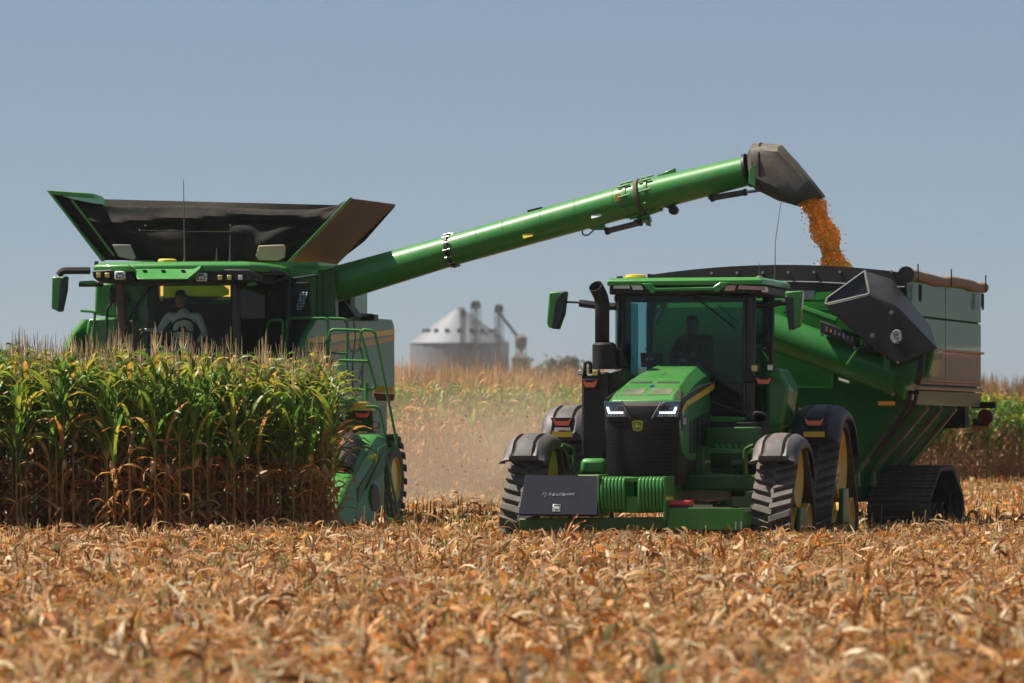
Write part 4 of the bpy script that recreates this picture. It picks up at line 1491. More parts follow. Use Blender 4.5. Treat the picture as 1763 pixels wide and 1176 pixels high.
def fabric_sheet(name, v, dv, mat):
    top = [(80, 328), (124, 343), (160, 350), (205, 354), (330, 354), (394, 357), (470, 361), (540, 361), (580, 354), (604, 341)]
    bot = [(176, 448), (195, 448), (225, 448), (260, 448), (330, 448), (380, 448), (420, 448), (450, 448), (480, 448), (497, 450)]
    rows = []
    nx, nz = 46, 18
    for k in range(nz + 1):
        t = k / nz
        row = []
        for i in range(nx + 1):
            f = i / nx * (len(top) - 1)
            j = min(int(f), len(top) - 2)
            f -= j
            ax_, ay_ = top[j][0] * (1 - f) + top[j + 1][0] * f, top[j][1] * (1 - f) + top[j + 1][1] * f
            bx_, by_ = bot[j][0] * (1 - f) + bot[j + 1][0] * f, bot[j][1] * (1 - f) + bot[j + 1][1] * f
            q = math.sin(math.pi * t)
            u = i / nx
            sag = q * (.10 + .04 * math.sin(u * 19) + .03 * math.sin(u * 41 + t * 5) + .035 * math.sin((u * 9 - t * 4) * 2.2)) + .07 * math.exp(-((t - .22 - .12 * math.sin(u * 7)) / .07) ** 2) - .06 * math.exp(-((t - .36 - .10 * math.sin(u * 6 + 1)) / .06) ** 2)
            row.append(C.P(ax_ + (bx_ - ax_) * t, ay_ + (by_ - ay_) * t + 1.5 * math.sin(u * 15) * q, v - sag))
        rows.append(row)
    q = MB()
    q.loft(rows, False, False, closed=False)
    return q.build(name, mat, cb, smooth=50, solid=.008)
fs = fabric_sheet("tank_fabric", T0 + .16, 0, M['fabric'])
q = MB()
zz = pl_b.z
q.loft([[(pl_t.x, back, pl_t.z), (pr_t.x, back, pr_t.z)], [((pl_t.x + pl_b.x) / 2, back - .05, (pl_t.z + zz) / 2 - .1), ((pr_t.x + pr_b.x) / 2, back - .05, (pr_t.z + zz) / 2 - .1)], [(pl_b.x, back, zz), (pr_b.x, back, zz)]], False, False, closed=False)
q.build("tank_fabric", M['fabric'], cb, smooth=50, solid=.008)
q = MB()
q.tube([C.P(124, 345, T0 - .02), C.P(160, 392, T0 - .02), C.P(196, 440, T0)], .018, 6)
q.build("flap_strut", M['green'], cb)
M['window'] = pm("clouded_tank_window", (0.20, 0.19, 0.17), 0.35, coat=.6, var=.3, scale=4, dust=.3)
M['window2'] = pm("dusty_tank_window", (0.36, 0.26, 0.19), 0.5, var=.2, scale=4, dust=.3)
for pts, mt in (([(193, 421), (224, 421), (234, 444), (228, 447), (204, 442)], 'window'), ([(445, 423), (488, 421), (492, 425), (490, 443), (478, 449), (445, 448), (440, 440)], 'window2')):
    q = MB()
    q.ext(C.pp(pts, T0 - .10), (0, .03, 0))
    q.build("tank_window", M[mt], cb, bevel=.01)
q = MB()
for px, py in ((250, 357), (394, 363), (250, 388), (396, 388), (240, 396)):
    q.cyl(C.P(px, py, T0 - .14), C.P(px, py, T0 - .05), .014, n=8)
q.build("grommet", M['steel'], fs)
q = MB()
q.tube([C.P(240, 397, T0 - .1), C.P(330, 399, T0 - .13), C.P(410, 399, T0 - .1)], .012, 6)
q.build("fabric_seam", M['fabric'], fs)

# unloading auger
def AV(u):
    return 2.6 - (u - 1.5) * .12
def ap(px, py):
    v = 2.5
    for _ in range(4):
        p = C.P(px, py, v)
        v = AV(p.x)
    return C.P(px, py, v)
def mid(x, yt, yb):
    return ap(x, (yt + yb) / 2)
def rad(x, yt, yb):
    a, b = ap(x, yt), ap(x, yb)
    return (a - b).length / 2 * math.cos(math.radians(14))
A0, A1, A2, A3, A4 = mid(556, 470, 522), mid(690, 432, 496), mid(778, 403, 459), mid(1104, 310, 369), mid(1288, 266, 321)
r1, r2, r3, r4 = rad(690, 432, 496), rad(778, 404, 459), rad(1095, 312, 371), rad(1282, 267, 321)
q = MB()
q.tube([A0 - (A2 - A0) * .04, A2], [r1 * 1.02, r2], 40)
q.build("auger_tube", M['green'], cb, smooth=40)
q = MB()
q.tube([A2, A3], [r2, r3], 40)
q.build("auger_tube", M['green'], cb, smooth=40)
q = MB()
q.tube([A3, A4], [r3 * .985, r4 * .985], 40)
q.build("auger_tube", M['green'], cb, smooth=40)
ax = (A4 - A0).normalized()
def ring(name, c, r, wd, mat, t=.03):
    q = MB()
    q.tube([c - ax * wd / 2, c + ax * wd / 2], r + t, 40)
    return q.build(name, mat, cb, smooth=40, bevel=.006)
rg = ring("auger_flange", A2, r2, .05, M['black'], .035)
q = MB()
sd = ax.cross(Vector((0, 0, 1))).normalized()
upv = sd.cross(ax).normalized()
for k in range(14):
    a = 2 * math.pi * k / 14
    d = sd * math.cos(a) + upv * math.sin(a)
    q.cyl(A2 + d * (r2 + .025) - ax * .06, A2 + d * (r2 + .025) + ax * .06, .012, n=6)
q.build("flange_bolt", M['steel'], rg)
ring("auger_flange", A3, r3, .06, M['tan'], .03)
for dd in (-.18, .16):
    rg = ring("auger_collar", A3 + ax * dd, r3, .05, M['green'], .012)
    for k in range(9):
        a = 2 * math.pi * k / 9 + .2
        d = sd * math.cos(a) + upv * math.sin(a)
        q = MB()
        q.tube([A3 + ax * (dd - .10) + d * (r3 + .025), A3 + ax * (dd + .10) + d * (r3 + .025)], .018, 6)
        q.build("collar_lug", M['green'], rg)
ring("auger_flange", A4, r4, .05, M['black'], .03)
ring("auger_collar", A4 - ax * 1.36, r4, .012, M['frame'], .004)
q = MB()
q.ext([p for p in (ap(1130, 302), ap(1162, 289), ap(1162, 296), ap(1135, 306))], (0, .12, 0))
q.build("fold_bracket", M['green'], cb, bevel=.01)
q = MB()
q.ext([ap(908, 362), ap(932, 356), ap(932, 360), ap(908, 366)], (0, .1, 0))
q.build("tube_cover_plate", M['black'], cb)
q = MB()
q.ext([ap(1065, 337), ap(1074, 335), ap(1075, 346), ap(1066, 348)], (0, -.02, 0))
o = q.build("warning_sticker", M['orangerefl'], cb)
o.location = Vector((0, -r3 * 1.02, 0))
def ram(b0, b1, b2, rr=.045):
    q = MB()
    q.cyl(b0, b1, rr, n=12)
    o = q.build("hydraulic_ram", M['grey'], cb)
    q = MB()
    q.cyl(b1, b2, rr * .5, n=10)
    q.build("ram_rod", M['steel'], o)
    q = MB()
    q.cyl(b0 - (b1 - b0) * .04, b0 + (b1 - b0) * .06, rr * 1.3, n=12)
    q.cyl(b1 - (b1 - b0) * .05, b1 + (b1 - b0) * .02, rr * 1.2, n=12)
    q.build("ram_gland", M['black'], o)
ram(ap(1045, 398), ap(1104, 383), ap(1116, 380))
ram(ap(1226, 341), ap(1284, 331), ap(1316, 327))
q = MB()
q.ext([ap(1008, 392), ap(1040, 384), ap(1042, 396), ap(1020, 396)], (0, .1, 0))
q.ext([ap(1090, 378), ap(1118, 372), ap(1120, 382), ap(1092, 386)], (0, .16, 0))
q.ext([ap(1110, 370), ap(1118, 370), ap(1120, 390), ap(1112, 388)], (0, .06, 0))
q.ext([ap(1216, 334), ap(1226, 332), ap(1228, 344), ap(1220, 344)], (0, .08, 0))
q.ext([ap(1060, 375), ap(1140, 352), ap(1140, 362), ap(1100, 376)], (0, .12, 0))
q.build("ram_bracket", M['green'], cb, bevel=.008)
q = MB()
q.tube(fillet([ap(1002, 396), ap(1003, 404), ap(1012, 406), ap(1022, 396)], .06), .012, 6)
q.build("hydraulic_hose", M['black'], cb)
q = MB()
q.box(ap(1157, 354), (.10, .14, .1))
q.cyl(ap(1160, 362) + Vector((0, -.08, 0)), ap(1160, 362) + Vector((0, .08, 0)), .07, n=16)
q.build("auger_lamp", M['black'], cb, bevel=.01)
for t in (.16, .30, .50, .68, .88):
    c_ = A2.lerp(A3, t)
    ring("weld_seam", c_, r2 + (r3 - r2) * t, .012, M['green'], .004)
for t, hh in ((.42, .10), (.78, .07)):
    c_ = A2.lerp(A3, t)
    q = MB()
    q.box((0, 0, 0), (.16, .004, hh))
    o = q.build("tube_decal", M['yellowink'] if t < .5 else M['white'], cb)
    rr0 = r2 + (r3 - r2) * t
    o.location = c_ + Vector((0, -rr0 * .93, -rr0 * .42))
    o.rotation_euler = (math.radians(-22), -math.atan2(ax.z, ax.x), 0)
# rubber spout boot
def se_ring(top, bot, hd, pw=2.0, n=24, tilt=0.0):
    c, h = (top + bot) / 2, (top - bot) / 2
    out = []
    for k in range(n):
        a = 2 * math.pi * k / n
        ca, sa = math.cos(a), math.sin(a)
        f = lambda s: math.copysign(abs(s) ** (2 / pw), s)
        out.append(c + h * f(sa) + Vector((0, hd * f(ca), 0)))
    return out
B = [((1290, 262), (1298, 322), .27, 2), ((1297, 248), (1302, 326), .31, 2.4), ((1316, 248), (1322, 334), .32, 2.8), ((1344, 251), (1338, 341), .32, 3.2), ((1368, 276), (1352, 346), .32, 3.4), ((1394, 308), (1362, 350), .31, 3.4), ((1418, 338), (1372, 353.5), .30, 3.2)]
q = MB()
def crease(ring_, i):
    """shallow folds running down the rubber"""
    c = sum(ring_, Vector()) / len(ring_)
    return [p + (p - c) * (.035 * math.sin(k * 1.05 + i * .5) + .03 * math.sin(k * 2.3 - i)) * (0 if i in (0, 1) else 1) for k, p in enumerate(ring_)]
q.loft([crease(se_ring(ap(*a), ap(*b), hd, pw, 32), i) for i, (a, b, hd, pw) in enumerate(B)], False, False)
bt = q.build("spout_boot", M['boot'], cb, smooth=24, solid=.02)
q = MB()
q.ext([ap(1296, 292), ap(1306, 284), ap(1307, 324), ap(1294, 318)], (0, .04, 0))
o = q.build("boot_clamp", M['green'], cb, bevel=.008)
o.location = Vector((0, -.32, 0))
q = MB()
q.loft([[p + (p - (ap(*a) + ap(*b)) / 2) * .03 for p in se_ring(ap(*a), ap(*b), hd, pw)] for a, b, hd, pw in (((1309, 247.5), (1313, 330), .32, 2.6), ((1312, 247.5), (1316, 331), .32, 2.6))], False, False)
q.build("boot_band", M['black'], bt, smooth=45, solid=.01)

# platform rails and ladder
rails = [
    ([(459, 625), (462, 556), (468, 551), (484, 551), (487, 556), (487, 625)], 1.3),
    ([(494, 620), (494, 553), (498, 548), (560, 548), (565, 552), (566, 622)], 1.4),
    ([(566, 548), (593, 549), (598, 556), (597, 650)], 1.5), ([(460, 606), (597, 608)], 1.4),
    ([(561, 664), (561, 586), (571, 586), (567, 586), (568, 570), (574, 567), (621, 569)], 1.0),
    ([(598, 640), (596, 610)], 1.3),
    ([(568, 640), (569, 625), (574, 620), (634, 622)], .9),
    ([(620, 570), (647, 665), (640, 671), (560, 672)], .9), ([(622, 570), (619, 596), (625, 618), (622, 670)], 1.0),
    ([(622, 572), (626, 567), (641, 569), (646, 574), (681, 752), (684, 770), (660, 778)], .8),
    ([(630, 700), (650, 700), (656, 712), (667, 780)], .6), ([(664, 780), (690, 905)], .6), ([(650, 788), (676, 912)], .9)]
q = MB()
for pts, v in rails:
    q.tube(fillet(C.pp(pts, v), .07), .021, 8)
q.tube(C.pp([(631, 660), (631, 690)], .9), .04, 8)
q.build("platform_rail", M['green'], cb, smooth=50)
for k, (x, y) in enumerate(((663, 800), (668, 850), (672, 890))):
    q = MB()
    q.ext(C.pp([(x - 14, y - 2), (x + 6, y - 2), (x + 6, y + 2), (x - 14, y + 2)], .75), (0, .22, 0))
    q.build("ladder_step", M['grey'], cb)
q = MB()
q.bb(1.3, 2.6, .3, 1.9, 1.86, 1.94)
q.build("platform", M['frame'], cb, bevel=.02)
for pts in ([(601, 574), (600, 592), (603, 603), (611, 608), (618, 602), (620, 590)], [(600, 640), (604, 654), (612, 659), (619, 652), (623, 632)]):
    q = MB()
    for i, (p0, p1) in enumerate(zip(fillet(C.pp(pts, .95), .1), fillet(C.pp(pts, .95), .1)[1:])):
        q.box((p0 + p1) / 2, (.03 if i % 2 else .012, .03 if i % 2 == 0 else .012, max(.02, (p1 - p0).length * 1.1)), Vector((0, 0, 1)).rotation_difference((p1 - p0).normalized()).to_matrix() if (p1 - p0).length > 1e-4 else None)
    o = q.build("safety_chain", M['chain'], cb)
q = MB()
q.tube(C.pp([(608, 545), (612, 580), (607, 620), (608, 690)], 1.3), .010, 6)
q.build("cable", M['black'], cb)
# front lamp housings of the ladder side
q = MB()
q.ext(C.pp([(604, 692), (630, 692), (640, 708), (598, 708)], .7), (0, .3, 0))
q.build("reflector_strip", M['stripe'], cb, bevel=.008)
q = MB()
q.ext(C.pp([(596, 708), (641, 708), (643, 745), (590, 745)], .75), (0, .6, 0))
q.build("side_casing", M['frame'], cb, bevel=.02)
marker_lamp(cb, C.P(624, 714, .66), .24, .085)
q = MB()
q.ext(C.pp([(647, 664), (677, 666), (677, 676), (646, 676)], 1.9), (0, .08, 0))
q.build("reflector_strip", M['stripe'], cb)
q = MB()
q.ext(C.pp([(642, 677), (679, 678), (677, 690), (648, 690)], 1.88), (0, .1, 0))
q.build("rear_lamp", M['redlens'], cb, bevel=.01)
work_lamp(cb, C.P(647, 732, .7), .10)
work_lamp(cb, C.P(660, 800, .8), .09)

# wheels
def tyre(u, v, r, wd, rim, side, name="wheel", nl=20):
    prof = []
    for k in range(13):
        a = math.pi * k / 12
        prof.append((-math.cos(a) * wd / 2 * (.86 if k in (0, 12) else 1), rim + (r - .05 - rim) * (math.sin(a) ** .45 if 0 < k < 12 else 0)))
    q = MB()
    q.lathe(prof, (u, v, r), 'x', 44, False)
    o = q.build(name, M['tyre'], cb, smooth=50)
    l = MB()
    h = .055
    for s in (-1, 1):
        a = [(s * .0, -.035, 0), (s * .0, .035, 0), (s * wd * .5, .20, -.03), (s * wd * .5, .10, -.03)]
        l = MB()
        l.loft([[Vector(p) for p in a], [Vector((p[0] * .97, p[1] * .9 + .01, h)) for p in a]])
        f = None
        for k in range(nl):
            ang = 2 * math.pi * (k + (0 if s < 0 else .5)) / nl
            if f is None:
                f = l.build("tread_bar", M['tyre'], o, bevel=.008)
                e = f
            else:
                e = f.copy()
                COL.objects.link(e)
            e.matrix_local = Matrix.Translation((u, v, r)) @ Matrix.Rotation(ang, 4, 'X') @ Matrix.Translation((0, 0, r - .055))
    s = side
    q = MB()
    q.lathe([(s * wd * .40, rim * 1.03), (s * wd * .46, rim * 1.02), (s * wd * .40, rim * .93), (s * wd * .22, rim * .88), (s * wd * .10, rim * .5), (s * wd * .12, rim * .3), (s * wd * .2, rim * .26), (s * wd * .2, .01)], (u, v, r), 'x', 36)
    q.build("rim", M['yellow'], o, smooth=40)
    return o
tyre(1.78, 5.75, .72, .62, .36, 1)
tyre(-1.78, 5.75, .72, .62, .36, -1)
tyre(1.70, 1.9, .95, .62, .55, 1)
tyre(-1.75, 1.9, .95, .62, .55, -1)
MB().bb(-1.6, 1.6, 5.65, 5.85, .6, .85).build("axle", M['frame'], cb, bevel=.03)
MB().bb(-1.5, 1.5, 1.75, 2.05, .8, 1.3).build("axle", M['frame'], cb, bevel=.03)
MB().bb(-.6, .6, -1.6, 1.7, .7, 1.6).build("feeder_house", M['frame'], cb, bevel=.03)

# corn header: beam, auger, snouts and the big end shield
hd = MB()
HX = C.P(640, 760, -2.6).x
hd.bb(-HX, HX, -2.1, -1.8, .35, 1.25)
header = hd.build("corn_header", M['frame'], cb, bevel=.02)
q = MB()
q.tube([(-HX + .1, -2.5, .95), (HX - .15, -2.5, .95)], .24, 16)
q.build("cross_auger", M['black'], header)
for i in range(10):
    xx = -HX + .38 + i * (2 * HX - .76) / 9
    q = MB()
    q.loft([[(xx - w_, v, z0 - .02), (xx - w_ * .6, v, z0 + h_), (xx + w_ * .6, v, z0 + h_), (xx + w_, v, z0 - .02)] for v, w_, z0, h_ in ((-2.5, .22, .55, .22), (-3.2, .20, .38, .22), (-3.9, .10, .16, .12), (-4.2, .02, .08, .03))])
    q.build("snout", M['green'], header, smooth=40)
# end shield on the viewer's right: inner side, sloping top and lit outer face
def HP(px, py, v):
    return C.P(px, py, v)
outer = [(664, 748, -2.0), (668, 770, -2.0), (664, 812, -2.15), (655, 880, -2.4), (640, 905, -3.0), (585, 912, -4.2), (580, 880, -4.2), (600, 830, -3.5), (628, 775, -2.6), (645, 748, -2.1)]
q = MB()
oo = [HP(*p) for p in outer]
ii = [p + Vector((-.34, 0, 0)) for p in oo]
n = len(oo)
q.add(oo + ii, [tuple(range(n)), tuple(range(2 * n - 1, n - 1, -1))] + [((i + 1) % n, i, n + i, n + (i + 1) % n) for i in range(n)])
es = q.build("end_shield", M['green'], header, bevel=.05, smooth=40)
q = MB()
rc = [HP(a, b, v) + Vector((.004, 0, 0)) for a, b, v in ((650, 772, -2.3), (664, 764, -2.05), (660, 812, -2.2), (632, 838, -2.9), (622, 850, -3.05), (616, 880, -3.3), (612, 880, -3.4), (616, 840, -3.2), (640, 800, -2.6))]
q.ext(rc, (.012, 0, 0))
q.build("shield_recess", M['frame'], es)
q = MB()
lo = [HP(a, b, v) + Vector((.016, 0, 0)) for a, b, v in ((640, 832, -2.65), (648, 840, -2.5), (650, 870, -2.5), (644, 882, -2.6), (636, 880, -2.8), (634, 850, -2.8))]
q.ext(lo, (.03, 0, 0))
q.build("gear_cover", M['grey'], es, bevel=.02)
emblem(es, HP(645, 792, -2.45) + Vector((.02, 0, 0)), .17, math.pi / 2, math.pi / 2)
q = MB()
q.tube([HP(590, 812, -3.2), HP(602, 770, -2.6), HP(606, 762, -2.4)], .16, 12)
q.build("ear_saver", M['black'], header)

# combine driver
dv = C.P(311, 516, 1.42)
person("person", "driver in a light blue shirt and dark cap at the combine's steering wheel", C.world((dv.x, 1.42, 0)), -C.a, M['shirt'],
       dict(pelvis=(0.03, .05, dv.z - .80), belly=(0.02, .07, dv.z - .62), chest=(0.04, .08, dv.z - .36), collar=(.03, .06, dv.z - .20), neck=(0, .04, dv.z - .13), head=(0, 0, dv.z),
            l_shoulder=(-.20, .07, dv.z - .24), l_elbow=(-.33, -.05, dv.z - .48), l_wrist=(-.50, -.28, dv.z - .47), r_shoulder=(.25, .07, dv.z - .24), r_elbow=(.38, 0, dv.z - .50), r_wrist=(.34, -.22, dv.z - .66),
            l_hip=(-.1, .02, dv.z - .82), l_knee=(-.16, -.42, dv.z - .80), l_ankle=(-.16, -.5, dv.z - 1.25), r_hip=(.14, .02, dv.z - .82), r_knee=(.2, -.42, dv.z - .80), r_ankle=(.2, -.5, dv.z - 1.25)),
       cap=M['hair'], hair=False, stripe=M['ledge'])
# plaid shirt hanging behind the quarter window
def plaid():
    m = bpy.data.materials.new("plaid_cloth")
    t, b = nodes(m)
    N, L = t.nodes, t.links
    tc = N.new("ShaderNodeTexCoord")
    ws = []
    for ax_ in ('X', 'Z'):
        wv = N.new("ShaderNodeTexWave")
        wv.bands_direction = ax_
        wv.inputs["Scale"].default_value = 7
        L.new(tc.outputs["Object"], wv.inputs["Vector"])
        ws.append(wv)
    mx = N.new("ShaderNodeMath")
    mx.operation = 'MULTIPLY'
    L.new(ws[0].outputs["Fac"], mx.inputs[0])
    L.new(ws[1].outputs["Fac"], mx.inputs[1])
    r = N.new("ShaderNodeValToRGB")
    r.color_ramp.elements[0].color = (.03, .07, .16, 1)
    r.color_ramp.elements[1].color = (.6, .68, .75, 1)
    r.color_ramp.elements[1].position = .6
    L.new(mx.outputs[0], r.inputs[0])
    L.new(r.outputs[0], b.inputs["Base Color"])
    b.inputs["Roughness"].default_value = .9
    return m
q = MB()
o0 = C.P(517, 500, 1.86)
rows = []
for k in range(7):
    t = k / 6
    y = 503 + 32 * t
    rows.append([C.P(510 + (5 - 5 * t) + (3 + 12 - 5 * t) * j / 5, y, 1.80 + .03 * math.sin(j * 2 + k)) - Vector((o0.x, o0.y, o0.z)) for j in range(6)])
q.loft(rows, False, False, closed=False)
o = q.build("plaid_shirt", plaid(), None, smooth=60, solid=.01)
o.location = C.world(o0)
o.rotation_euler = (0, 0, -C.a)
tag(o, "blue and white plaid shirt hanging in the combine cab's rear corner window", "shirt")

# ------------------------------------------------------------------ GRAIN CART
G = Frame(1337, 73, 16)
gc = G.root("grain_cart")
tag(gc, "green grain cart on black rubber tracks being filled with corn from the auger spout", "grain cart")
GU = G.P(1559, 480, 0).x
zt = G.P(1559, 482, 0).z
zs = G.P(1545, 690, 0).z
zk = G.P(1545, 690, 0).z + .22
zb = G.P(1490, 833, 0).z + .12
GL = 5.6
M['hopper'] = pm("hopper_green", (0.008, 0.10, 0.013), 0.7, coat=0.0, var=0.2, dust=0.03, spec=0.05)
ub = 1.02
uk = G.P(1541, 700, 0).x
q = MB()
def gring(u, v0, v1, z):
    return [(-u, v0, z), (u, v0, z), (u, v1, z), (-u, v1, z)]
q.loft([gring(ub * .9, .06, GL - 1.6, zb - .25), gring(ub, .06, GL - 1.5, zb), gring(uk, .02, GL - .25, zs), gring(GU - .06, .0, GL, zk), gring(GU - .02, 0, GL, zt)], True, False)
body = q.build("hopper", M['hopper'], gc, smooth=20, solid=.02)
# front wall relief: frames and pressings
q = MB()
q.ext(G.pp([(1350, 536), (1434, 534), (1434, 538), (1350, 540)], -.01), (0, -.03, 0))
q.ext(G.pp([(1433, 534), (1437, 534), (1437, 552), (1433, 552)], -.01), (0, -.03, 0))
q.bb(-GU, GU, -.04, -.005, zt - .30, zt - .27)
q.build("wall_rib", M['cartgreen'], body)
q = MB()
q.ext(G.pp([(1335, 664), (1432, 664), (1432, 640), (1436, 640), (1436, 668), (1335, 668)], -.02), (0, -.06, 0))
o = q.build("wall_shelf", M['cartgreen'], body)
q = MB()
q.ext(G.pp([(1349, 503), (1402, 500), (1403, 513), (1349, 517)], -.1), (0, .06, 0))
o = q.build("wall_plate", M['galv'], body)
# side panels with seams
SP = GU + .012
rows = [(486, 500, 541, 551), (541, 551, 586, 597), (588, 599, 636, 646), (638, 648, 684, 690)]
def sidez(px_near, y, v):
    return G.U(px_near, y, GU).z
zrow = [zt, zt - .50, zt - .95, zt - 1.40, zk + .01]
vs_ = [0.0, GL * .50, GL]
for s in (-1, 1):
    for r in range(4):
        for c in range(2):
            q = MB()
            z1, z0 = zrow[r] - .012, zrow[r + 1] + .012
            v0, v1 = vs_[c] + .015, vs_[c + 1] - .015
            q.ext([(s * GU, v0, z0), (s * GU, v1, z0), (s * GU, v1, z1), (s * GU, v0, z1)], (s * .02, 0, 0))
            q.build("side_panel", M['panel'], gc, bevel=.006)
    for z in (zrow[2], zrow[3]):
        q = MB()
        q.bb(s * GU, s * (GU + .07), 0, GL, z - .02, z + .012)
        q.build("side_ledge", M['ledge'], gc, bevel=.005)
    q = MB()
    q.ext([(s * (GU + .005), -.01, zk - .02), (s * (GU + .16), -.01, zk - .06), (s * (GU + .16), GL - .5, zk - .06), (s * (GU + .005), GL, zk - .02)], (0, 0, .03))
    q.build("side_ledge", M['ledge'], gc, bevel=.005)
    q = MB()
    q.ext([(s * (GU + .11), 0, zk - .07), (s * (GU + .09), 0, zs - .06), (s * (GU + .09), GL - .6, zs - .06), (s * (GU + .11), GL - .5, zk - .07)], (s * .02, 0, 0))
    q.build("lower_skirt", M['panel'], gc, bevel=.006)
    q = MB()
    q.bb(s * (GU - .05), s * (GU + .03), -.05, .0, zs, zt + .05)
    q.build("corner_post", M['black'], gc, bevel=.01)
    # sloping ribs and posts
    for k, v in enumerate((.25, 1.35, 2.4, 3.5)):
        q = MB()
        a, b = Vector((s * (GU + .02), v, zs - .04)), Vector((s * (ub + .10), v - .05, zb + .10))
        d = Vector((0, .10, 0))
        nn = Vector((s * .03, 0, -.07))
        q.ext([a, b, b + nn, a + nn], d)
        q.ext([b, b + nn, Vector((b.x, b.y, .70)) + Vector((s * .04, 0, 0)), Vector((b.x, b.y, .70)) - Vector((s * .06, 0, 0))], d)
        M['rib'] = M.get('rib') or pm("tan_reflection_rib", (0.05, 0.085, 0.03), .5, coat=.2, var=.2, dust=.6, dustcol=(.34, .25, .16))  # tan of the ground reflected in the ribs, put into their colour
        q.build("hopper_rib", M['rib'], gc, bevel=.012)
# black liner above the walls, tarp roll, hoops
q = MB()
tops = []
for i in range(13):
    t = -1 + 2 * i / 12
    tops.append((t * GU, zt + .10 + .13 * (1 - t * t)))
ln = [(-GU, -.02, zt - .25)] + [(x, -.02, z) for x, z in tops] + [(GU, -.02, zt - .12)]
q.ext(ln, (0, -.03, 0))
q.ext([(x, GL + .02, z) for x, y, z in ln], (0, .03, 0))
q.bb(-GU - .03, -GU, 0, GL, zt - .05, zt + .12)
lin = q.build("black_extension", M['liner'], gc, smooth=40)
q = MB()
q.tube([(x, -.06, z - .24 if abs(x) < GU * .99 else z - .2) for x, z in tops], .012, 6)
q.build("liner_rail", M['galv'], lin)
q = MB()
for i in range(8):
    x = -GU * .5 + i * GU * .2
    q.cyl((x, -.08, zt + .12), (x, -.04, zt + .12), .02, n=8)
q.build("liner_bolt", M['steel'], lin)
q = MB()
n = 12
rr_ = [(.082 + .010 * math.sin(i * 2.3)) for i in range(n)]
q.tube([(GU + .02 + .012 * math.sin(i * 1.7), -.05 + (GL + .25) * i / (n - 1), zt + .06 + .018 * math.sin(i * 1.1)) for i in range(n)], rr_, 14)
q.build("rolled_tarp", M['tarp'], gc, smooth=60)
for v in (.35, GL * .5, GL - .1):
    q = MB()
    q.cyl((GU + .11, v, zt - .02), (GU + .11, v, zt + .24), .010, n=6)
    q.build("tarp_stop", M['black'], gc)
q = MB()
q.lathe([(-.02, .12), (.02, .12)], (GU + .03, -.1, zt + .07), 'y', 20)
q.build("tarp_end_cap", M['black'], gc)
for v in (.55, GL - .3):
    q = MB()
    q.tube(fillet([(GU + .09, v, zt - .05), (GU + .10, v - .06, zt - .25), (GU + .09, v + .1, zt - .3), (GU + .09, v + .1, zt - .05)], .05), .014, 6)
    q.build("tarp_strap", M['black'], gc)
# cart's own folded auger
def gp(px, py, v):
    return G.P(px, py, v)
q = MB()
a0, a1 = gp(1300, 560, -.50), gp(1548, 652, -.62)
tr_ = (gp(1380, 556, -.5) - gp(1380, 622, -.5)).length / 2 * .96
q.tube([a0, a1], tr_, 36)
ca = q.build("cart_auger_tube", M['cartgreen'], gc, smooth=40)
q = MB()
q.tube([gp(1350, 520, -.3), gp(1440, 552, -.35)], .05, 8)
q.build("auger_lift_ram", M['cartgreen'], gc)
q = MB()
a, b = gp(1412, 552, -.92), gp(1475, 577, -.95)
q.ext([a, b, b - Vector((0, 0, .17)), a - Vector((0, 0, .17))], (0, .22, 0))
lb = q.build("valve_block", M['black'], gc, bevel=.01)
for k in range(7):
    t = .18 + k * .115
    p = a.lerp(b, t) + Vector((0, -.006, -.085))
    q = MB()
    q.box(p, (.035 if k != 1 else .03, .01, .07 if k % 2 == 0 else .05))
    q.build("valve_label", M['orangerefl'] if k == 1 else M['galv'], lb)
q = MB()
for t in (.05, .95):
    q.cyl(a.lerp(b, t) + Vector((0, -.02, -.19)), a.lerp(b, t) + Vector((0, .02, -.19)), .022, n=8)
q.build("valve_bolt", M['steel'], lb)
q = MB()
for i in range(4):
    p = gp(1476 + i * 10, 592 + i * 5, -.95)
    q.tube(fillet([p, p + Vector((.03, -.05, .1)), p + Vector((.12, -.03, .06)), p + Vector((.16, .1, -.08))], .05), .016, 6)
q.box(gp(1490, 600, -.9), (.22, .08, .06))
q.build("auger_hose", M['black'], gc)
q = MB()
q.ext(gp_ := [gp(1520, 612, -.86), gp(1532, 606, -.86), gp(1532, 630, -.86), gp(1526, 660, -.86)], (0, .05, 0))
q.ext([gp(1455, 628, -1.0), gp(1475, 600, -.99), gp(1478, 600, -.99), gp(1460, 628, -1.0)], (0, .04, 0))
q.build("auger_gusset", M['roofgreen'], gc, bevel=.008)
q = MB()
q.ext(G.pp([(1545, 625), (1580, 606), (1608, 602), (1607, 615), (1598, 648), (1560, 662), (1556, 690), (1535, 668)], -.75), (0, .7, 0))
q.build("auger_elbow", M['cartgreen'], gc, bevel=.03)
# black discharge hood
Fv, Bv = -1.05, -.30
F_ = G.pp([(1421, 524), (1497, 506), (1546, 530), (1613, 600), (1546, 627), (1500, 596), (1461, 562)], Fv)
B_ = G.pp([(1424, 514), (1489, 467), (1533, 481), (1600, 560), (1560, 618), (1505, 590), (1464, 556)], Bv)
top_mid = G.pp([(1492, 468), (1528, 479), (1583, 545)], Fv + .38)
q = MB()
vv = F_ + B_
q.add(vv, [tuple(range(7)), (1, 2, 9, 8), (2, 3, 10, 9), (3, 4, 11, 10), (4, 5, 12, 11), (5, 6, 13, 12), (6, 0, 7, 13), (13, 12, 11, 10, 9, 8, 7)])
hdn = q.build("discharge_hood", M['hood'], gc, bevel=.02, smooth=30, solid=.025)
q = MB()
q.ext([p + Vector((0, -.016, 0)) for p in G.pp([(1424, 525), (1496, 508), (1546, 532), (1612, 600), (1546, 626), (1500, 595), (1462, 561)], Fv)], (0, -.012, 0))
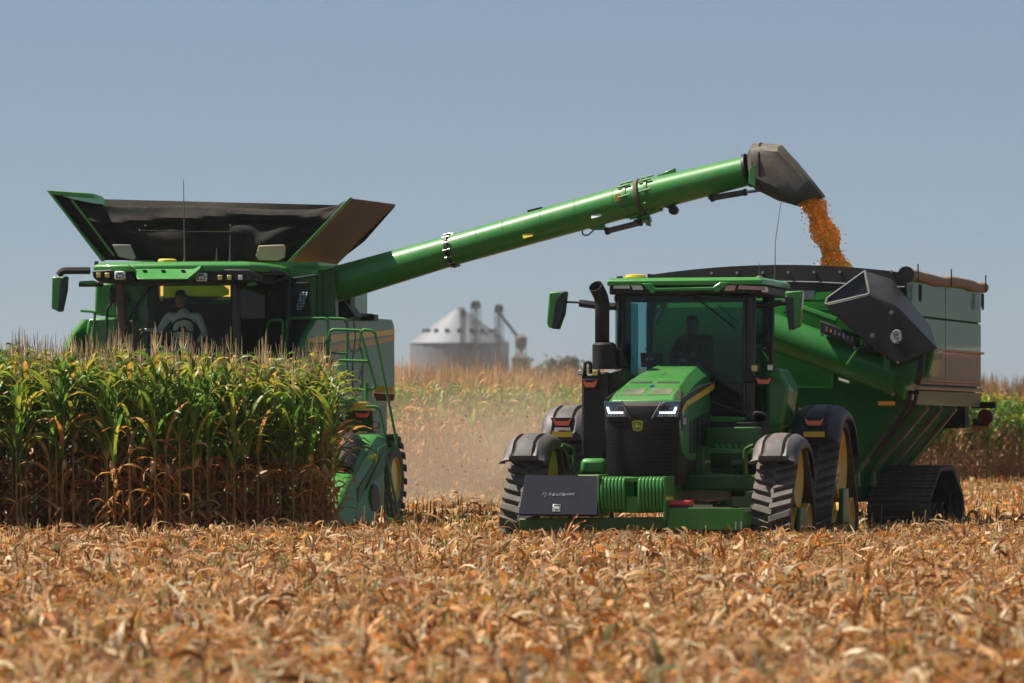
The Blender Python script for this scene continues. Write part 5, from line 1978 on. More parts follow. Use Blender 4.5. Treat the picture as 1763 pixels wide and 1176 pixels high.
q.build("hood_face", M['hood'], hdn, bevel=.006)
q = MB()
mo = [F_[0], F_[1], B_[1], B_[0]]
for i in range(4):
    q.tube([mo[i], mo[(i + 1) % 4]], .02, 6)
q.build("hood_lip", M['grey'], hdn)
for px, py, r in ((1536, 538, .036), (1503, 578, .036), (1547, 624, .018)):
    p = gp(px, py, Fv) + Vector((0, -.03, 0))
    q = MB()
    q.cyl(p, p + Vector((0, -.015, 0)), r, n=16)
    w1 = q.build("hood_washer", M['galv'], hdn)
    q = MB()
    q.cyl(p + Vector((0, -.016, 0)), p + Vector((0, -.03, 0)), r * .4, n=8)
    q.build("hood_bolt", M['ledge'], w1)
q = MB()
p = gp(1544, 580, Fv) + Vector((0, -.032, 0))
q.lathe([(-.004, .082), (.0, .086), (.004, .086)], (0, 0, 0), 'y', 28)
lg = q.build("maker_badge", M['white'], hdn)
lg.location = p
lg.scale = (.95, 1, 1.15)
lg.rotation_euler = (0, .25, 0)
q = MB()
pr_ = [(.080 * math.cos(2 * math.pi * k / 28), -.006, .080 * math.sin(2 * math.pi * k / 28)) for k in range(29)]
q.tube(pr_, .004, 5)
q.build("badge_rim", M['ink'], lg)
text("badge_letters", "J&M", .11, M['ink'], lg, (.0, -.008, 0), (math.pi / 2, math.radians(62), 0), .002, .1, .9)
q = MB()
q.tube(fillet([gp(1590, 596, -1.02), gp(1583, 650, -1.02), gp(1578, 660, -1.0)], .05), .045, 8)
q.tube(fillet([gp(1568, 672, -.5), gp(1566, 690, -.5), gp(1560, 703, -.4), gp(1500, 790, -.3)], .06), .028, 8)
q.tube(fillet([gp(1578, 672, -.5), gp(1576, 692, -.5), gp(1570, 705, -.4), gp(1510, 780, -.3)], .06), .028, 8)
q.box(gp(1573, 676, -.5), (.16, .06, .05))
q.build("hydraulic_pipe", M['black'], gc)
# markings
q = MB()
q.ext(G.pp([(1512, 691), (1541, 691), (1541, 698), (1512, 698)], -.012), (0, -.006, 0))
q.build("amber_reflector", M['orangerefl'], body)
q = MB()
q.ext(G.pp([(1355, 699), (1369, 699), (1369, 706), (1355, 706)], -.012), (0, -.006, 0))
st = q.build("safety_sticker", M['white'], body)
q = MB()
q.ext(G.pp([(1357, 700), (1361, 700), (1360, 705), (1357, 705)], -.019), (0, -.004, 0))
q.ext(G.pp([(1362, 700), (1368, 700), (1368, 701), (1362, 701)], -.019), (0, -.004, 0))
q.build("sticker_print", M['ink'], st)
q = MB()
q.ext(G.pp([(1372, 700), (1410, 698), (1410, 722), (1372, 722)], -.012), (0, -.006, 0))
st = q.build("warning_sticker", M['ink'], body)
q = MB()
for a, b in ((1375, 1383), (1386, 1391), (1393, 1404)):
    q.ext(G.pp([(a, 702), (b, 702), (b, 706), (a, 706)], -.019), (0, -.004, 0))
q.ext(G.pp([(1373, 710), (1406, 710), (1406, 721), (1373, 721)], -.019), (0, -.004, 0))
q.build("sticker_print", M['yellowink'], st)
q = MB()
q.ext(G.pp([(1444, 650), (1462, 656), (1462, 660), (1444, 654)], -.9), (0, -.01, 0))
q.build("tube_sticker", M['white'], ca)
# undercarriage, tracks, tail lamp, tongue
q = MB()
q.bb(-1.0, 1.0, 2.2, 3.5, .55, .78)
q.bb(-ub * .85, ub * .85, .3, GL - 1.9, zb - .40, zb - .26)
q.bb(-.14, .14, -3.3, .3, .45, .65)
q.bb(-.9, .9, -.05, .15, .55, .75)
q.build("undercarriage", M['frame'], gc, bevel=.02)
for s in (-1, 1):
    track(gc, s * 1.47, 2.75, .92, [(-.42, .74, .22), (.42, .74, .22), (-1.0, .33, .30), (1.0, .33, .30)], .105, 'bar', .03)
    for dv, zz_, r in ((-1.0, .33, .26), (1.0, .33, .26), (-.3, .24, .2), (.3, .24, .2)):
        wheel_disc(gc, s * 1.47, 2.75 + dv, zz_, r, .7, s, M['black'], "track_wheel")
    q = MB()
    q.ext([(s * 1.40, 1.9, .3), (s * 1.40, 3.6, .3), (s * 1.40, 3.2, .75), (s * 1.40, 2.3, .75)], (s * .14, 0, 0))
    q.build("track_frame", M['frame'], gc, bevel=.02)
q = MB()
q.bb(uk * .3, GU - .05, GL - .9, GL - .6, zs - .38, zs - .02)
q.bb(GU - .1, GU + .28, GL - .2, GL - .12, zs - .08, zs + .02)
q.build("tail_bracket", M['black'], gc, bevel=.01)
q = MB()
p = G.P(1697, 718, GL - .25)
q.lathe([(-.02, .12), (.02, .12), (.035, .08), (.035, .01)], tuple(p), 'y', 24)
q.build("tail_lamp", M['redlens'], gc, smooth=40)
q = MB()
q.ext(G.pp([(1675, 721), (1702, 721), (1703, 739), (1675, 739)], GL - .2), (0, .02, 0))
tp = q.build("tail_board", M['ink'], gc)
q = MB()
q.ext(G.pp([(1675, 733), (1703, 733), (1703, 739), (1675, 739)], GL - .215), (0, .01, 0))
q.build("amber_reflector", M['orangerefl'], tp)
# pivot head seen over the tractor's roof
q = MB()
q.ext([gp(1164, 488, .5), gp(1172, 465, .5), (gp(1176, 466, .5)), gp(1200, 488, .5)], (0, .35, 0))
q.build("hopper_ladder", M['cartgreen'], gc, bevel=.03)
q = MB()
for i in range(3):
    q.tube(fillet([gp(1188 + i * 4, 488, .4), gp(1188 + i * 4, 476, .4), gp(1200 + i * 4, 474, .4), gp(1210 + i * 2, 488, .4)], .08), .016, 6)
q.build("light_cable", M['black'], gc)

# stream of shelled corn falling from the spout into the cart
def stream():
    n = 12000
    key = np.array([(1396, 344, 22), (1408, 372, 22), (1420, 400, 23), (1428, 425, 21), (1436, 448, 22), (1444, 470, 25), (1450, 500, 28), (1454, 540, 32)], float)
    t = NR.random(n) * (len(key) - 1)
    i = np.minimum(t.astype(int), len(key) - 2)
    f = (t - i)[:, None]
    k = key[i] * (1 - f) + key[i + 1] * f
    r = np.sqrt(NR.random(n)) * (0.98 + .2 * np.sin(k[:, 1] * .11 + 1.2))
    far = NR.random(n) < .05
    r = np.where(far, r * 1.0 + NR.exponential(.22, n), r)
    a = NR.random(n) * 2 * np.pi
    v0 = ap(1395, 345)
    wv = C.world(v0)
    Y = wv.y + np.sin(a) * r * k[:, 2] / FPX * wv.y
    px = k[:, 0] + np.cos(a) * r * k[:, 2]
    X = (px - 881.5) / FPX * wv.y
    Z = CAMH - (k[:, 1] - HZ) / FPX * wv.y + NR.normal(0, .02, n)
    base = np.array([(1, 0, 0), (-1, 0, 0), (0, 1, 0), (0, -1, 0), (0, 0, 1), (0, 0, -1)], float)
    fc = np.array([(0, 2, 4), (2, 1, 4), (1, 3, 4), (3, 0, 4), (2, 0, 5), (1, 2, 5), (3, 1, 5), (0, 3, 5)])
    sz = NR.uniform(.007, .013, n)
    V = base[None] * np.stack([sz, sz * .7, sz * 1.2], 1)[:, None, :]
    ang = NR.random(n) * 6.28
    ca_, sa_ = np.cos(ang)[:, None], np.sin(ang)[:, None]
    V2 = V.copy()
    V2[:, :, 0] = V[:, :, 0] * ca_ - V[:, :, 2] * sa_
    V2[:, :, 2] = V[:, :, 0] * sa_ + V[:, :, 2] * ca_
    V2 += np.stack([X, Y, Z], 1)[:, None, :]
    F = (fc[None] + (np.arange(n) * 6)[:, None, None]).reshape(-1, 3)
    pal = np.array([(.95, .56, .05), (.92, .48, .035), (.98, .66, .10), (.82, .37, .022), (1.0, .80, .35)])
    tint = np.repeat(pal[NR.integers(0, 5, n)], 6, 0)
    me = np_mesh("corn_stream", V2.reshape(-1, 3), F, tint, M['grain'])
    o = link("corn_stream", me)
    tag(o, "golden shelled corn pouring from the black spout into the grain cart", "corn", kind="stuff")
stream()

# red grain truck standing out to the right: the cart's glossy side mirrors it
tk = empty("grain_truck", (25.7, 116.2, 0), math.radians(80))
tag(tk, "red grain truck with a pale load box, mirrored in the grain cart's glossy side panels", "truck")
q = MB()
q.bb(-3.2, 3.6, -1.25, 1.25, 1.25, 3.1)
q.loft([[(-3.2, -1.25, 3.1), (3.6, -1.25, 3.1), (3.6, 1.25, 3.1), (-3.2, 1.25, 3.1)], [(-3.0, -.9, 3.45), (3.4, -.9, 3.45), (3.4, .9, 3.45), (-3.0, .9, 3.45)]], False, True)
q.build("load_box", M['white'], tk, bevel=.05)
for i in range(8):
    MB().bb(-3.0 + i * .9, -2.88 + i * .9, 1.255, 1.31, 1.3, 3.05).build("box_rib", M['red'], tk)
q = MB()
q.ext([(-5.9, -1.2, .7), (-5.9, -1.2, 1.7), (-4.9, -1.2, 1.9), (-4.6, -1.2, 3.3), (-3.4, -1.2, 3.35), (-3.4, -1.2, .7)], (0, 2.4, 0))
cab_ = q.build("cab", M['red'], tk, bevel=.08)
q = MB()
q.ext([(-4.7, -1.215, 2.0), (-4.5, -1.215, 3.0), (-3.8, -1.215, 3.0), (-3.8, -1.215, 2.0)], (0, 2.43, 0))
q.build("side_window", M['headglass'], cab_)
MB().bb(-3.3, 3.4, -.5, .5, .75, 1.2).build("truck_frame", M['black'], tk)
for x in (-5.0, .9, 2.2):
    for s in (-1, 1):
        q = MB()
        q.lathe([(-.15, .3), (-.15, .48), (.15, .48), (.15, .3), (.08, .05)], (0, 0, 0), 'y', 20)
        o = q.build("wheel", M['tyre'], tk, smooth=40)
        o.location = (x, s * 1.02, .48)

# ------------------------------------------------------------------ CORN PLANTS
GREENS = [(.085, .175, .022), (.10, .20, .026), (.065, .145, .020), (.14, .22, .03)]
YELLOWS = [(.42, .32, .035), (.50, .34, .05), (.32, .30, .035)]
BROWNS = [(.42, .19, .06), (.50, .28, .11), (.32, .14, .04), (.60, .40, .20), (.50, .18, .04)]

def leaf_arrays(rng, h, az, L, wd, rise, droop, twist, col, tip, seg=7):
    """ribbon with a folded midrib: up from the stalk, over and down"""
    V, C_ = [], []
    d = np.array([math.cos(az), math.sin(az), 0.0])
    sd = np.array([-d[1], d[0], 0.0])
    p = np.array([0, 0, h], float)
    ang = rise
    for i in range(seg + 1):
        t = i / seg
        w_ = wd * (.55 + 1.5 * t if t < .3 else max(.04, 1.0 - ((t - .3) / .7) ** 1.6)) * .5
        a = twist * t
        fw = d * math.cos(ang) + np.array([0, 0, math.sin(ang)])
        up = -d * math.sin(ang) + np.array([0, 0, math.cos(ang)])
        s2 = sd * math.cos(a) + up * math.sin(a)
        u2 = up * math.cos(a) - sd * math.sin(a)
        wav = math.sin(t * 9 + az * 3) * .012
        V += [p - s2 * w_ + u2 * (w_ * .35 + wav), p, p + s2 * w_ + u2 * (w_ * .35 - wav)]
        c = np.array(col) * (1 - t ** 2) + np.array(tip) * t ** 2
        C_ += [c, c * 1.12, c]
        p = p + fw * (L / seg)
        ang -= droop / seg * (.15 + 2.1 * t ** 1.3)
    F = []
    for i in range(seg):
        for j in range(2):
            b = i * 3 + j
            F.append((b, b + 1, b + 4, b + 3))
    return np.array(V), np.array(F), np.array(C_)

def tube_arrays(pts, rs, n, col):
    V, F, Cc = [], [], []
    for p, r, c in zip(pts, rs, col):
        for k in range(n):
            V.append((p[0] + r * math.cos(2 * math.pi * k / n), p[1] + r * math.sin(2 * math.pi * k / n), p[2]))
            Cc.append(c)
    for i in range(len(pts) - 1):
        for k in range(n):
            F.append((i * n + k, i * n + (k + 1) % n, (i + 1) * n + (k + 1) % n, (i + 1) * n + k))
    return np.array(V), np.array(F), np.array(Cc)

def join(parts):
    V, F, Cc, off = [], [], [], 0
    for v, f, c in parts:
        V.append(v)
        F.append(f + off)
        Cc.append(c)
        off += len(v)
    return np.concatenate(V), np.concatenate(F), np.concatenate(Cc)

def plant_parts(seed, hgt=2.35, dry=0.0, lean=0.0, tas=1.0):
    rg = random.Random(seed)
    H = hgt * rg.uniform(.95, 1.05)
    nseg = 9
    pts, rs, cs = [], [], []
    for i in range(nseg + 1):
        t = i / nseg
        pts.append((math.sin(seed + t * 2) * .02 * t + lean * t * t * .1, math.cos(seed * 2 + t * 2) * .02 * t, H * t))
        rs.append((.014 * (1 - t) + .005) * (1.12 if i % 2 else 1))
        lowc, hic = rg.choice([(.36, .17, .06), (.44, .24, .08), (.34, .24, .06), (.28, .13, .05)]), (.16, .20, .03)
        cs.append(tuple(lowc[k] * (1 - t) + hic[k] * t for k in range(3)))
    stalk = tube_arrays(pts, rs, 6, cs)
    leaves = []
    az0 = rg.uniform(0, math.pi)
    nl = 23
    for i in range(nl):
        t = (i + .6) / nl
        h = H * (.10 + .88 * t)
        az = az0 + (i % 2) * math.pi + rg.uniform(-.55, .55)
        if rg.random() < .45:
            az = rg.uniform(-3.14, 3.14)
        k = t * .93 + rg.uniform(-.12, .12) - dry
        if k > .90:
            col = rg.choice(YELLOWS if rg.random() < .45 else GREENS)
            tip = rg.choice(YELLOWS + BROWNS[:2])
        elif k > .38:
            col = rg.choice(GREENS)
            tip = rg.choice(GREENS) if rg.random() < .72 else rg.choice(YELLOWS)
        elif k > .31:
            col, tip = rg.choice(GREENS + BROWNS), rg.choice(BROWNS)
        else:
            col, tip = rg.choice(BROWNS), rg.choice(BROWNS)
        if k > .31:
            L = rg.uniform(.58, .95) * (1 - .66 * max(0, t - .7) / .3)
            wd = rg.uniform(.055, .088)
            rise, droop = rg.uniform(1.1, 1.45), rg.uniform(1.3, 3.0)
        else:
            L, wd = rg.uniform(.40, .75), rg.uniform(.03, .065)
            rise, droop = (rg.uniform(.2, 1.0), rg.uniform(2.0, 3.2)) if rg.random() < .5 else (rg.uniform(-1.4, -.6), rg.uniform(-.2, .4))
        leaves.append(leaf_arrays(rg, h, az, L, wd, rise, droop, rg.uniform(-.9, .9), col, tip))
    # tassel: spikes
    tp = []
    tc = rg.choice([(.46, .32, .18), (.38, .25, .15), (.54, .40, .24)])
    for k in range(4 if tas == 1 else 8):
        a = rg.uniform(0, 6.28)
        sp = 0 if k == 0 else rg.uniform(.03, .13)
        l = (rg.uniform(.22, .32) if k else rg.uniform(.36, .48)) * tas
        b = np.array([pts[-1][0], pts[-1][1], H - .02 + .02 * k])
        e = b + np.array([math.cos(a) * sp, math.sin(a) * sp, l])
        v, f, c = tube_arrays([b, (b + e) / 2 + np.array([math.cos(a), math.sin(a), 0]) * sp * .2, e], [.0045, .0065, .0025], 4, [tc] * 3)
        tp.append((v, f, c))
    tassel = join(tp)
    # ear: drooping husk
    eh = H * rg.uniform(.40, .48)
    a = rg.uniform(-1.2, 1.2) - math.pi / 2
    d = np.array([math.cos(a), math.sin(a), 0])
    dn = rg.choice([.6, -.9, -.5, .2])
    ec = rg.choice([(.40, .24, .12), (.34, .18, .08), (.48, .32, .19), (.42, .2, .09)])
    ep = [np.array([0, 0, eh]) + d * (.03 + .05 * t) + np.array([0, 0, dn * .26 * t]) for t in (0, .2, .5, .8, 1)]
    ear = tube_arrays(ep, [.012, .034, .037, .026, .006], 7, [ec, ec, ec, tuple(c * .8 for c in ec), (.1, .05, .03)])
    return dict(stalk=stalk, tassel=tassel, ear=ear, leaves=leaves)

def rows_points(test, x0, x1, y0, y1, a, rs=.76, ps=.16, jit=.02):
    """rows laid along a heading, plants spaced along each row"""
    out = []
    c, n = math.cos(a), math.sin(a)
    ext = 60
    i = -int(ext / rs)
    while i * rs < ext:
        k = -int(ext / ps)
        off = R.random() * ps
        while k * ps < ext:
            u, v = i * rs + R.gauss(0, jit), k * ps + off + R.gauss(0, .03)
            x = (x0 + x1) / 2 + u * c + v * n
            y = (y0 + y1) / 2 - u * n + v * c
            if x0 <= x <= x1 and y0 <= y <= y1 and test(x, y):
                out.append((x, y))
            k += 1
        i += 1
    return out

# the block still standing in front of the combine
face_y = 68.9
edge = lambda y: (580 - 881.5) / FPX * y - (y - face_y) * .03
def near_test(x, y):
    q = x - edge(y)
    return q < 0 and y > face_y + .25 * math.sin(x * 1.7)
pts = rows_points(near_test, -9.6, 0, face_y - .3, 71.9, C.a, .42, .14, .09)
vis = [(x, y) for x, y in pts if x > -70.0 * .1 - .6]
vis.sort(key=lambda p: p[1])
NV = 9
VAR = [plant_parts(100 + i) for i in range(NV)]
def piece(name, arr, mat):
    return np_mesh(name, arr[0], arr[1], arr[2], mat, True)
VM = []
for p in VAR:
    VM.append(dict(stalk=piece("stalk", p['stalk'], M['stalk']), tassel=piece("tassel", p['tassel'], M['stalk']), ear=piece("ear", p['ear'], M['stalk']),
                   leaves=[piece("leaf", l, M['leaf']) for l in p['leaves']], all=piece("leaves", join(p['leaves']), M['leaf'])))
def plant_root(x, y, rz, sc):
    o = empty("corn_plant", (x, y, 0), rz)
    o.scale = (sc, sc, sc)
    return o
GRP = "standing corn plants in front of the combine"
LBL = "tall corn plant, green above and dried brown below, in the standing block before the combine"
indiv = vis[:300]
rest = vis[300:] + [p for p in pts if p not in set(vis)]
print("corn plants near:", len(pts), "visible:", len(vis))
LBE = "tasselled corn plant at the right-hand edge of the standing block, leaning towards the combine's ladder"
for i, (x, y) in enumerate(indiv):
    k = R.randrange(NV)
    m = VM[k]
    o = plant_root(x, y, R.choice([0, math.pi]) + R.uniform(-.5, .5), R.uniform(.92, 1.06) * (1.0 - .05 * max(0, min(1, (x + 6.5) / 4)))
    )
    tag(o, LBL, "corn plant", GRP)
    link("stalk", m['stalk'], o)
    link("tassel", m['tassel'], o)
    link("ear", m['ear'], o)
    if i < 105:
        for lm in m['leaves']:
            link("leaf", lm, o)
    else:
        q = link("leaves", m['all'], o)
        q["kind"] = "stuff"

def mass(name, pts, vars_, label, sc0, sc1, zs=None):
    parts_v, parts_f, parts_c, off = [], [], [], 0
    joined = [join([p['stalk'], p['tassel'], p['ear']] + p['leaves']) for p in vars_]
    for x, y in pts:
        v, f, c = joined[R.randrange(len(joined))]
        a, s = R.uniform(0, 6.28), R.uniform(sc0, sc1)
        ca_, sa_ = math.cos(a) * s, math.sin(a) * s
        w_ = np.stack([v[:, 0] * ca_ - v[:, 1] * sa_ + x, v[:, 0] * sa_ + v[:, 1] * ca_ + y, v[:, 2] * s + (zs(x, y) if zs else 0)], 1)
        parts_v.append(w_)
        parts_f.append(f + off)
        parts_c.append(c * R.uniform(.8, 1.2))
        off += len(v)
    me = np_mesh(name, np.concatenate(parts_v), np.concatenate(parts_f), np.concatenate(parts_c), M['leaf'], True)
    o = link(name, me)
    tag(o, label, "corn", kind="stuff")
    return o
if rest:
    mass("standing_corn", rest, VAR, "more standing corn at the left of the block, in front of the combine", .96, 1.06)

# the field beyond the machines: a long edge running away to the right
def far_edge(x):
    return 113 + (x + 3) * 1.9
def far_test(x, y):
    e = far_edge(x) + .5 * math.sin(x * 2.1)
    return e < y < e + 5.5
FV = [plant_parts(300 + i, 2.35, dry=-.04 if i < 4 else .42, tas=1.5) for i in range(8)]
fp = rows_points(far_test, -16, 24, 80, 175, math.radians(14), .72, .17)
print("far corn", len(fp))
mass("far_corn", [p for p in fp if p[0] < 5], FV[3:], "half-dry corn standing beyond the machines, seen through the dust between them", 1.0, 1.12, None)
mass("far_green_corn", [p for p in fp if p[0] >= 5], FV[:4], "greener corn standing at the far right behind the grain cart", 1.0, 1.1)

# ------------------------------------------------------------------ STUBBLE AND RESIDUE
def strips(n, X, Y, length, width, pal, zlo, zhi, up=0.25, seed=1):
    """bent, twisted scraps of husk and leaf lying on one another: 3 segments each"""
    g = np.random.default_rng(seed)
    az = g.random(n) * 2 * np.pi
    el = g.normal(.12, up, n)
    L = length * g.uniform(.4, 1.7, n)
    W = width * g.uniform(.4, 1.7, n) * .5
    s = np.stack([-np.sin(az), np.cos(az), np.zeros(n)], 1)
    hz_ = np.stack([np.cos(az), np.sin(az), np.zeros(n)], 1)
    z = zlo + (zhi - zlo) * g.random(n) ** 1.6
    kap = g.normal(.0, 1.1, n) + np.where(g.random(n) < .12, g.normal(0, 2.6, n), 0)
    roll = g.normal(0, .8, n)
    twr = g.normal(0, 1.1, n)
    zz_ = np.array([0, 0, 1.0])
    p = np.stack([X, Y, z], 1) - (hz_ * np.cos(el)[:, None] + zz_ * np.sin(el)[:, None]) * (L * .45)[:, None]
    V = np.empty((n, 10, 3))
    for i, t in enumerate((0, .25, .5, .75, 1)):
        e = el + kap * (t - .5)
        d = hz_ * np.cos(e)[:, None] + zz_ * np.sin(e)[:, None]
        nrm = np.cross(d, s)
        r_ = roll + twr * (t - .5)
        tw = s * np.cos(r_)[:, None] + nrm * np.sin(r_)[:, None]
        wf = (.45, .9, 1.0, .75, .12)[i]
        V[:, i * 2] = p - tw * (W * wf)[:, None]
        V[:, i * 2 + 1] = p + tw * (W * wf)[:, None]
        p = p + d * (L * .25)[:, None]
    V[:, :, 2] = np.maximum(V[:, :, 2], .004)
    f = np.array([(0, 1, 3, 2), (2, 3, 5, 4), (4, 5, 7, 6), (6, 7, 9, 8)])
    F = (f[None] + (np.arange(n) * 10)[:, None, None]).reshape(-1, 4)
    pal = np.array(pal)
    tint = pal[g.integers(0, len(pal), n)] * g.uniform(.65, 1.25, (n, 1))
    return V.reshape(-1, 3), F, np.repeat(tint, 10, 0)

def stubs(P, hmin, hmax, pal, seed=2):
    """cut stalks, four-sided, ragged at the top"""
    g = np.random.default_rng(seed)
    n = len(P)
    P = np.array(P)
    h = g.uniform(hmin, hmax, n)
    r = g.uniform(.008, .013, n)
    lx, ly = g.normal(0, .10, n), g.normal(0, .10, n)
    V = np.empty((n, 15, 3))
    for i, (t, k) in enumerate(((0, 1.15), (.55, 1), (1, .85))):
        for j in range(5):
            a = 2 * np.pi * j / 5
            V[:, i * 5 + j, 0] = P[:, 0] + lx * h * t + r * k * np.cos(a)
            V[:, i * 5 + j, 1] = P[:, 1] + ly * h * t + r * k * np.sin(a)
            V[:, i * 5 + j, 2] = h * t + (g.uniform(-.03, .05, n) if i == 2 else 0)
    f = [(i * 5 + j, i * 5 + (j + 1) % 5, (i + 1) * 5 + (j + 1) % 5, (i + 1) * 5 + j) for i in range(2) for j in range(5)]
    f.append((10, 11, 12, 13))
    f = np.array(f)
    F = (f[None] + (np.arange(n) * 15)[:, None, None]).reshape(-1, 4)
    pal = np.array(pal)
    tint = pal[g.integers(0, len(pal), n)] * g.uniform(.7, 1.2, (n, 1))
    return V.reshape(-1, 3), F, np.repeat(tint, 15, 0)

RES = [(.56, .28, .095), (.63, .37, .175), (.51, .185, .038), (.72, .50, .29), (.42, .14, .03), (.82, .65, .44), (.58, .27, .065), (.62, .33, .135), (.51, .275, .11), (.38, .25, .09), (.70, .44, .26), (.26, .10, .03), (.22, .085, .025)]
RES2 = RES + RES + [(.26, .27, .12), (.80, .68, .48), (.40, .37, .20)]
def wedge(n, y0, y1, seed, margin=3.6, k=.1):
    n = int(n * 1.18)
    g = np.random.default_rng(seed)
    m = int(n * 1.9)
    Y = y0 + (y1 - y0) * g.random(m)
    half = k * Y + margin
    X = (g.random(m) * 2 - 1) * (k * y1 + margin)
    ok = np.abs(X) < half
    return X[ok][:n], Y[ok][:n]
def patchy(X, Y, seed, lo=.20):
    """thin the litter out in irregular patches and old wheel lanes"""
    g = np.random.default_rng(seed)
    n = (np.sin(X * 2.3 + 1.7 * np.sin(Y * .7)) + np.sin(Y * 1.1 + 1.3 * np.sin(X * 1.6)) + .8 * np.sin(X * 5.1 - Y * 1.9)) / 2.8
    keep = g.random(len(X)) < np.clip(lo + .85 * (n * .5 + .5) ** 1.2, 0, 1)
    return X[keep], Y[keep]
def add_stuff(name, label, parts, cat="crop residue"):
    V, F, Cc = join(parts)
    o = link(name, np_mesh(name, V, F, Cc, M['residue']))
    tag(o, label, cat, kind="stuff")
def clump(X, Y, amp=1.0):
    """heaps: higher residue in windrows and tufts"""
    return amp * (.5 + .5 * np.sin(X * 1.9 + np.sin(Y * .9) * 2) * np.sin(Y * .55 + np.cos(X * .8) * 1.5))
X, Y = wedge(95000, 23, 72, 21)
X, Y = patchy(X, Y, 41)
a = strips(len(X), X, Y, .23, .031, RES2, 0, .03, .38, 31)
a[0][:, 2] += np.repeat(clump(X, Y) * .17 * np.random.default_rng(5).random(len(X)), 10)
X, Y = wedge(120000, 23, 72, 22)
X, Y = patchy(X, Y, 42)
b = strips(len(X), X, Y, .19, .012, RES2, .0, .06, .45, 32)
b[0][:, 2] += np.repeat(clump(X, Y) * .22 * np.random.default_rng(6).random(len(X)), 10)
X, Y = wedge(17000, 23, 71, 23)
kp = clump(X, Y) > .42
X, Y = X[kp], Y[kp]
c_ = strips(len(X), X, Y, .25, .028, RES2, .04, .22, .85, 33)
X, Y = wedge(2600, 23, 71, 26)
d_ = strips(len(X), X, Y, .20, .03, RES, .05, .20, .95, 36)
add_stuff("crop_residue", "tan husks and shredded corn leaves littering the near stubble", [a, b, c_, d_])
def near_row(x, y):
    return abs(x) < .1 * y + 3.6 and R.random() < .75
sp_ = rows_points(near_row, -10, 10, 23, 66.5, C.a, .76, .27)
sp_ += [p for p in rows_points(lambda x, y: abs(x) < .1 * y + 3.6 and (x > edge(y) or y < 68.4), -10, 11, 66.5, 71.5, C.a, .76, .22)]
SP_ = [(.55, .34, .14), (.60, .40, .18), (.46, .25, .09), (.50, .40, .12), (.64, .46, .26)]
# withered sheaths and leaves still hanging round the cut stalks: tufts along the rows
g = np.random.default_rng(91)
B = np.repeat(np.array([p for p in sp_ if p[1] < 70]), 4, 0)
B = B[g.random(len(B)) < .8]
tx, ty = B[:, 0] + g.normal(0, .055, len(B)), B[:, 1] + g.normal(0, .055, len(B))
e_ = strips(len(B), tx, ty, .27, .036, RES, .05, .15, .55, 92)
e2 = strips(len(B), tx, ty, .22, .026, RES, .08, .16, 1.3, 93)
add_stuff("withered_sheaths", "withered leaf sheaths hanging in tufts round the cut stalks", [e_, e2])
print("stubs", len(sp_), "sheaths", len(B) * 2)
s1 = stubs(sp_, .08, .27, SP_)
X, Y = wedge(1500, 23, 71, 24)
s2 = stubs(np.stack([X, Y], 1), .03, .16, SP_, 8)
add_stuff("stubble", "cut corn stalks standing in rows over the near field", [s1, s2], "stubble")
# beyond the machines
X, Y = wedge(42000, 71, 150, 25, 4)
ok = Y < far_edge(X) + 1
X, Y = X[ok], Y[ok]
ok = ~((X < edge(Y)) & (Y < 72.2))
X, Y = X[ok], Y[ok]
a = strips(len(X), X, Y, .36, .06, RES, 0, .10, .5, 35)
sp2 = [p for p in rows_points(lambda x, y: y < far_edge(x) and abs(x) < .11 * y + 2 and not (x < edge(y) and y < 72.2), -14, 18, 71.5, 140, C.a, .76, .45)]
b = stubs(sp2, .18, .40, SP_, 9)
add_stuff("far_residue", "pale trampled residue and stubble lying beyond the tractor and the combine", [a, b])

# a few upright scraps that stand out against the machines
def scrap(name, label, px, py, Y0, hgt, lean, col, n=3, cat="dried leaf"):
    P0 = Vector(((px - 881.5) / FPX * Y0, Y0, 0))
    parts = []
    rg = random.Random(int(px))
    for i in range(n):
        parts.append(leaf_arrays(rg, .0, rg.uniform(-.8, .8) + (0 if lean > 0 else math.pi), hgt * rg.uniform(.8, 1.2), rg.uniform(.04, .07), rg.uniform(1.0, 1.45), rg.uniform(.6, 1.7), rg.uniform(-1, 1), col, tuple(c * .9 for c in col)))
    parts.append(tube_arrays([(0, 0, 0), (.01 * lean, 0, hgt * .5), (.03 * lean, 0, hgt * .8)], [.011, .010, .006], 6, [col] * 3))
    o = link(name, np_mesh(name, *join(parts), M['leaf'], True))
    o.location = P0
    tag(o, label, cat)
OR_, TN = (.50, .20, .045), (.50, .34, .2)
scrap("dry_corn_leaf", "rust-coloured dry leaf curling up before the black toolbox latch", 970, 0, 59, .52, 1, OR_)
scrap("dry_corn_leaf", "rust-brown dry leaf at the toolbox's lower right corner", 1006, 0, 59, .40, -1, OR_)
scrap("dry_corn_leaf", "orange torn leaf sticking up between the two right tracks of the tractor", 1396, 0, 58, .40, 1, OR_, 4)
scrap("dry_corn_leaf", "orange dry leaf leaning before the tractor's right front track", 1305, 0, 59, .34, -1, OR_)
scrap("dry_corn_leaf", "orange bent leaf left of the carry tray's middle", 1168, 0, 58, .34, -1, OR_)
scrap("broken_corn_stalk", "pale broken stalk rising in front of the cart's track opening", 1632, 0, 58, .44, -1, TN, 1, "broken stalk")
scrap("broken_corn_stalk", "tan broken stalk with a leaf before the base of the corn block", 150, 0, 62, .42, 1, TN, 2, "broken stalk")
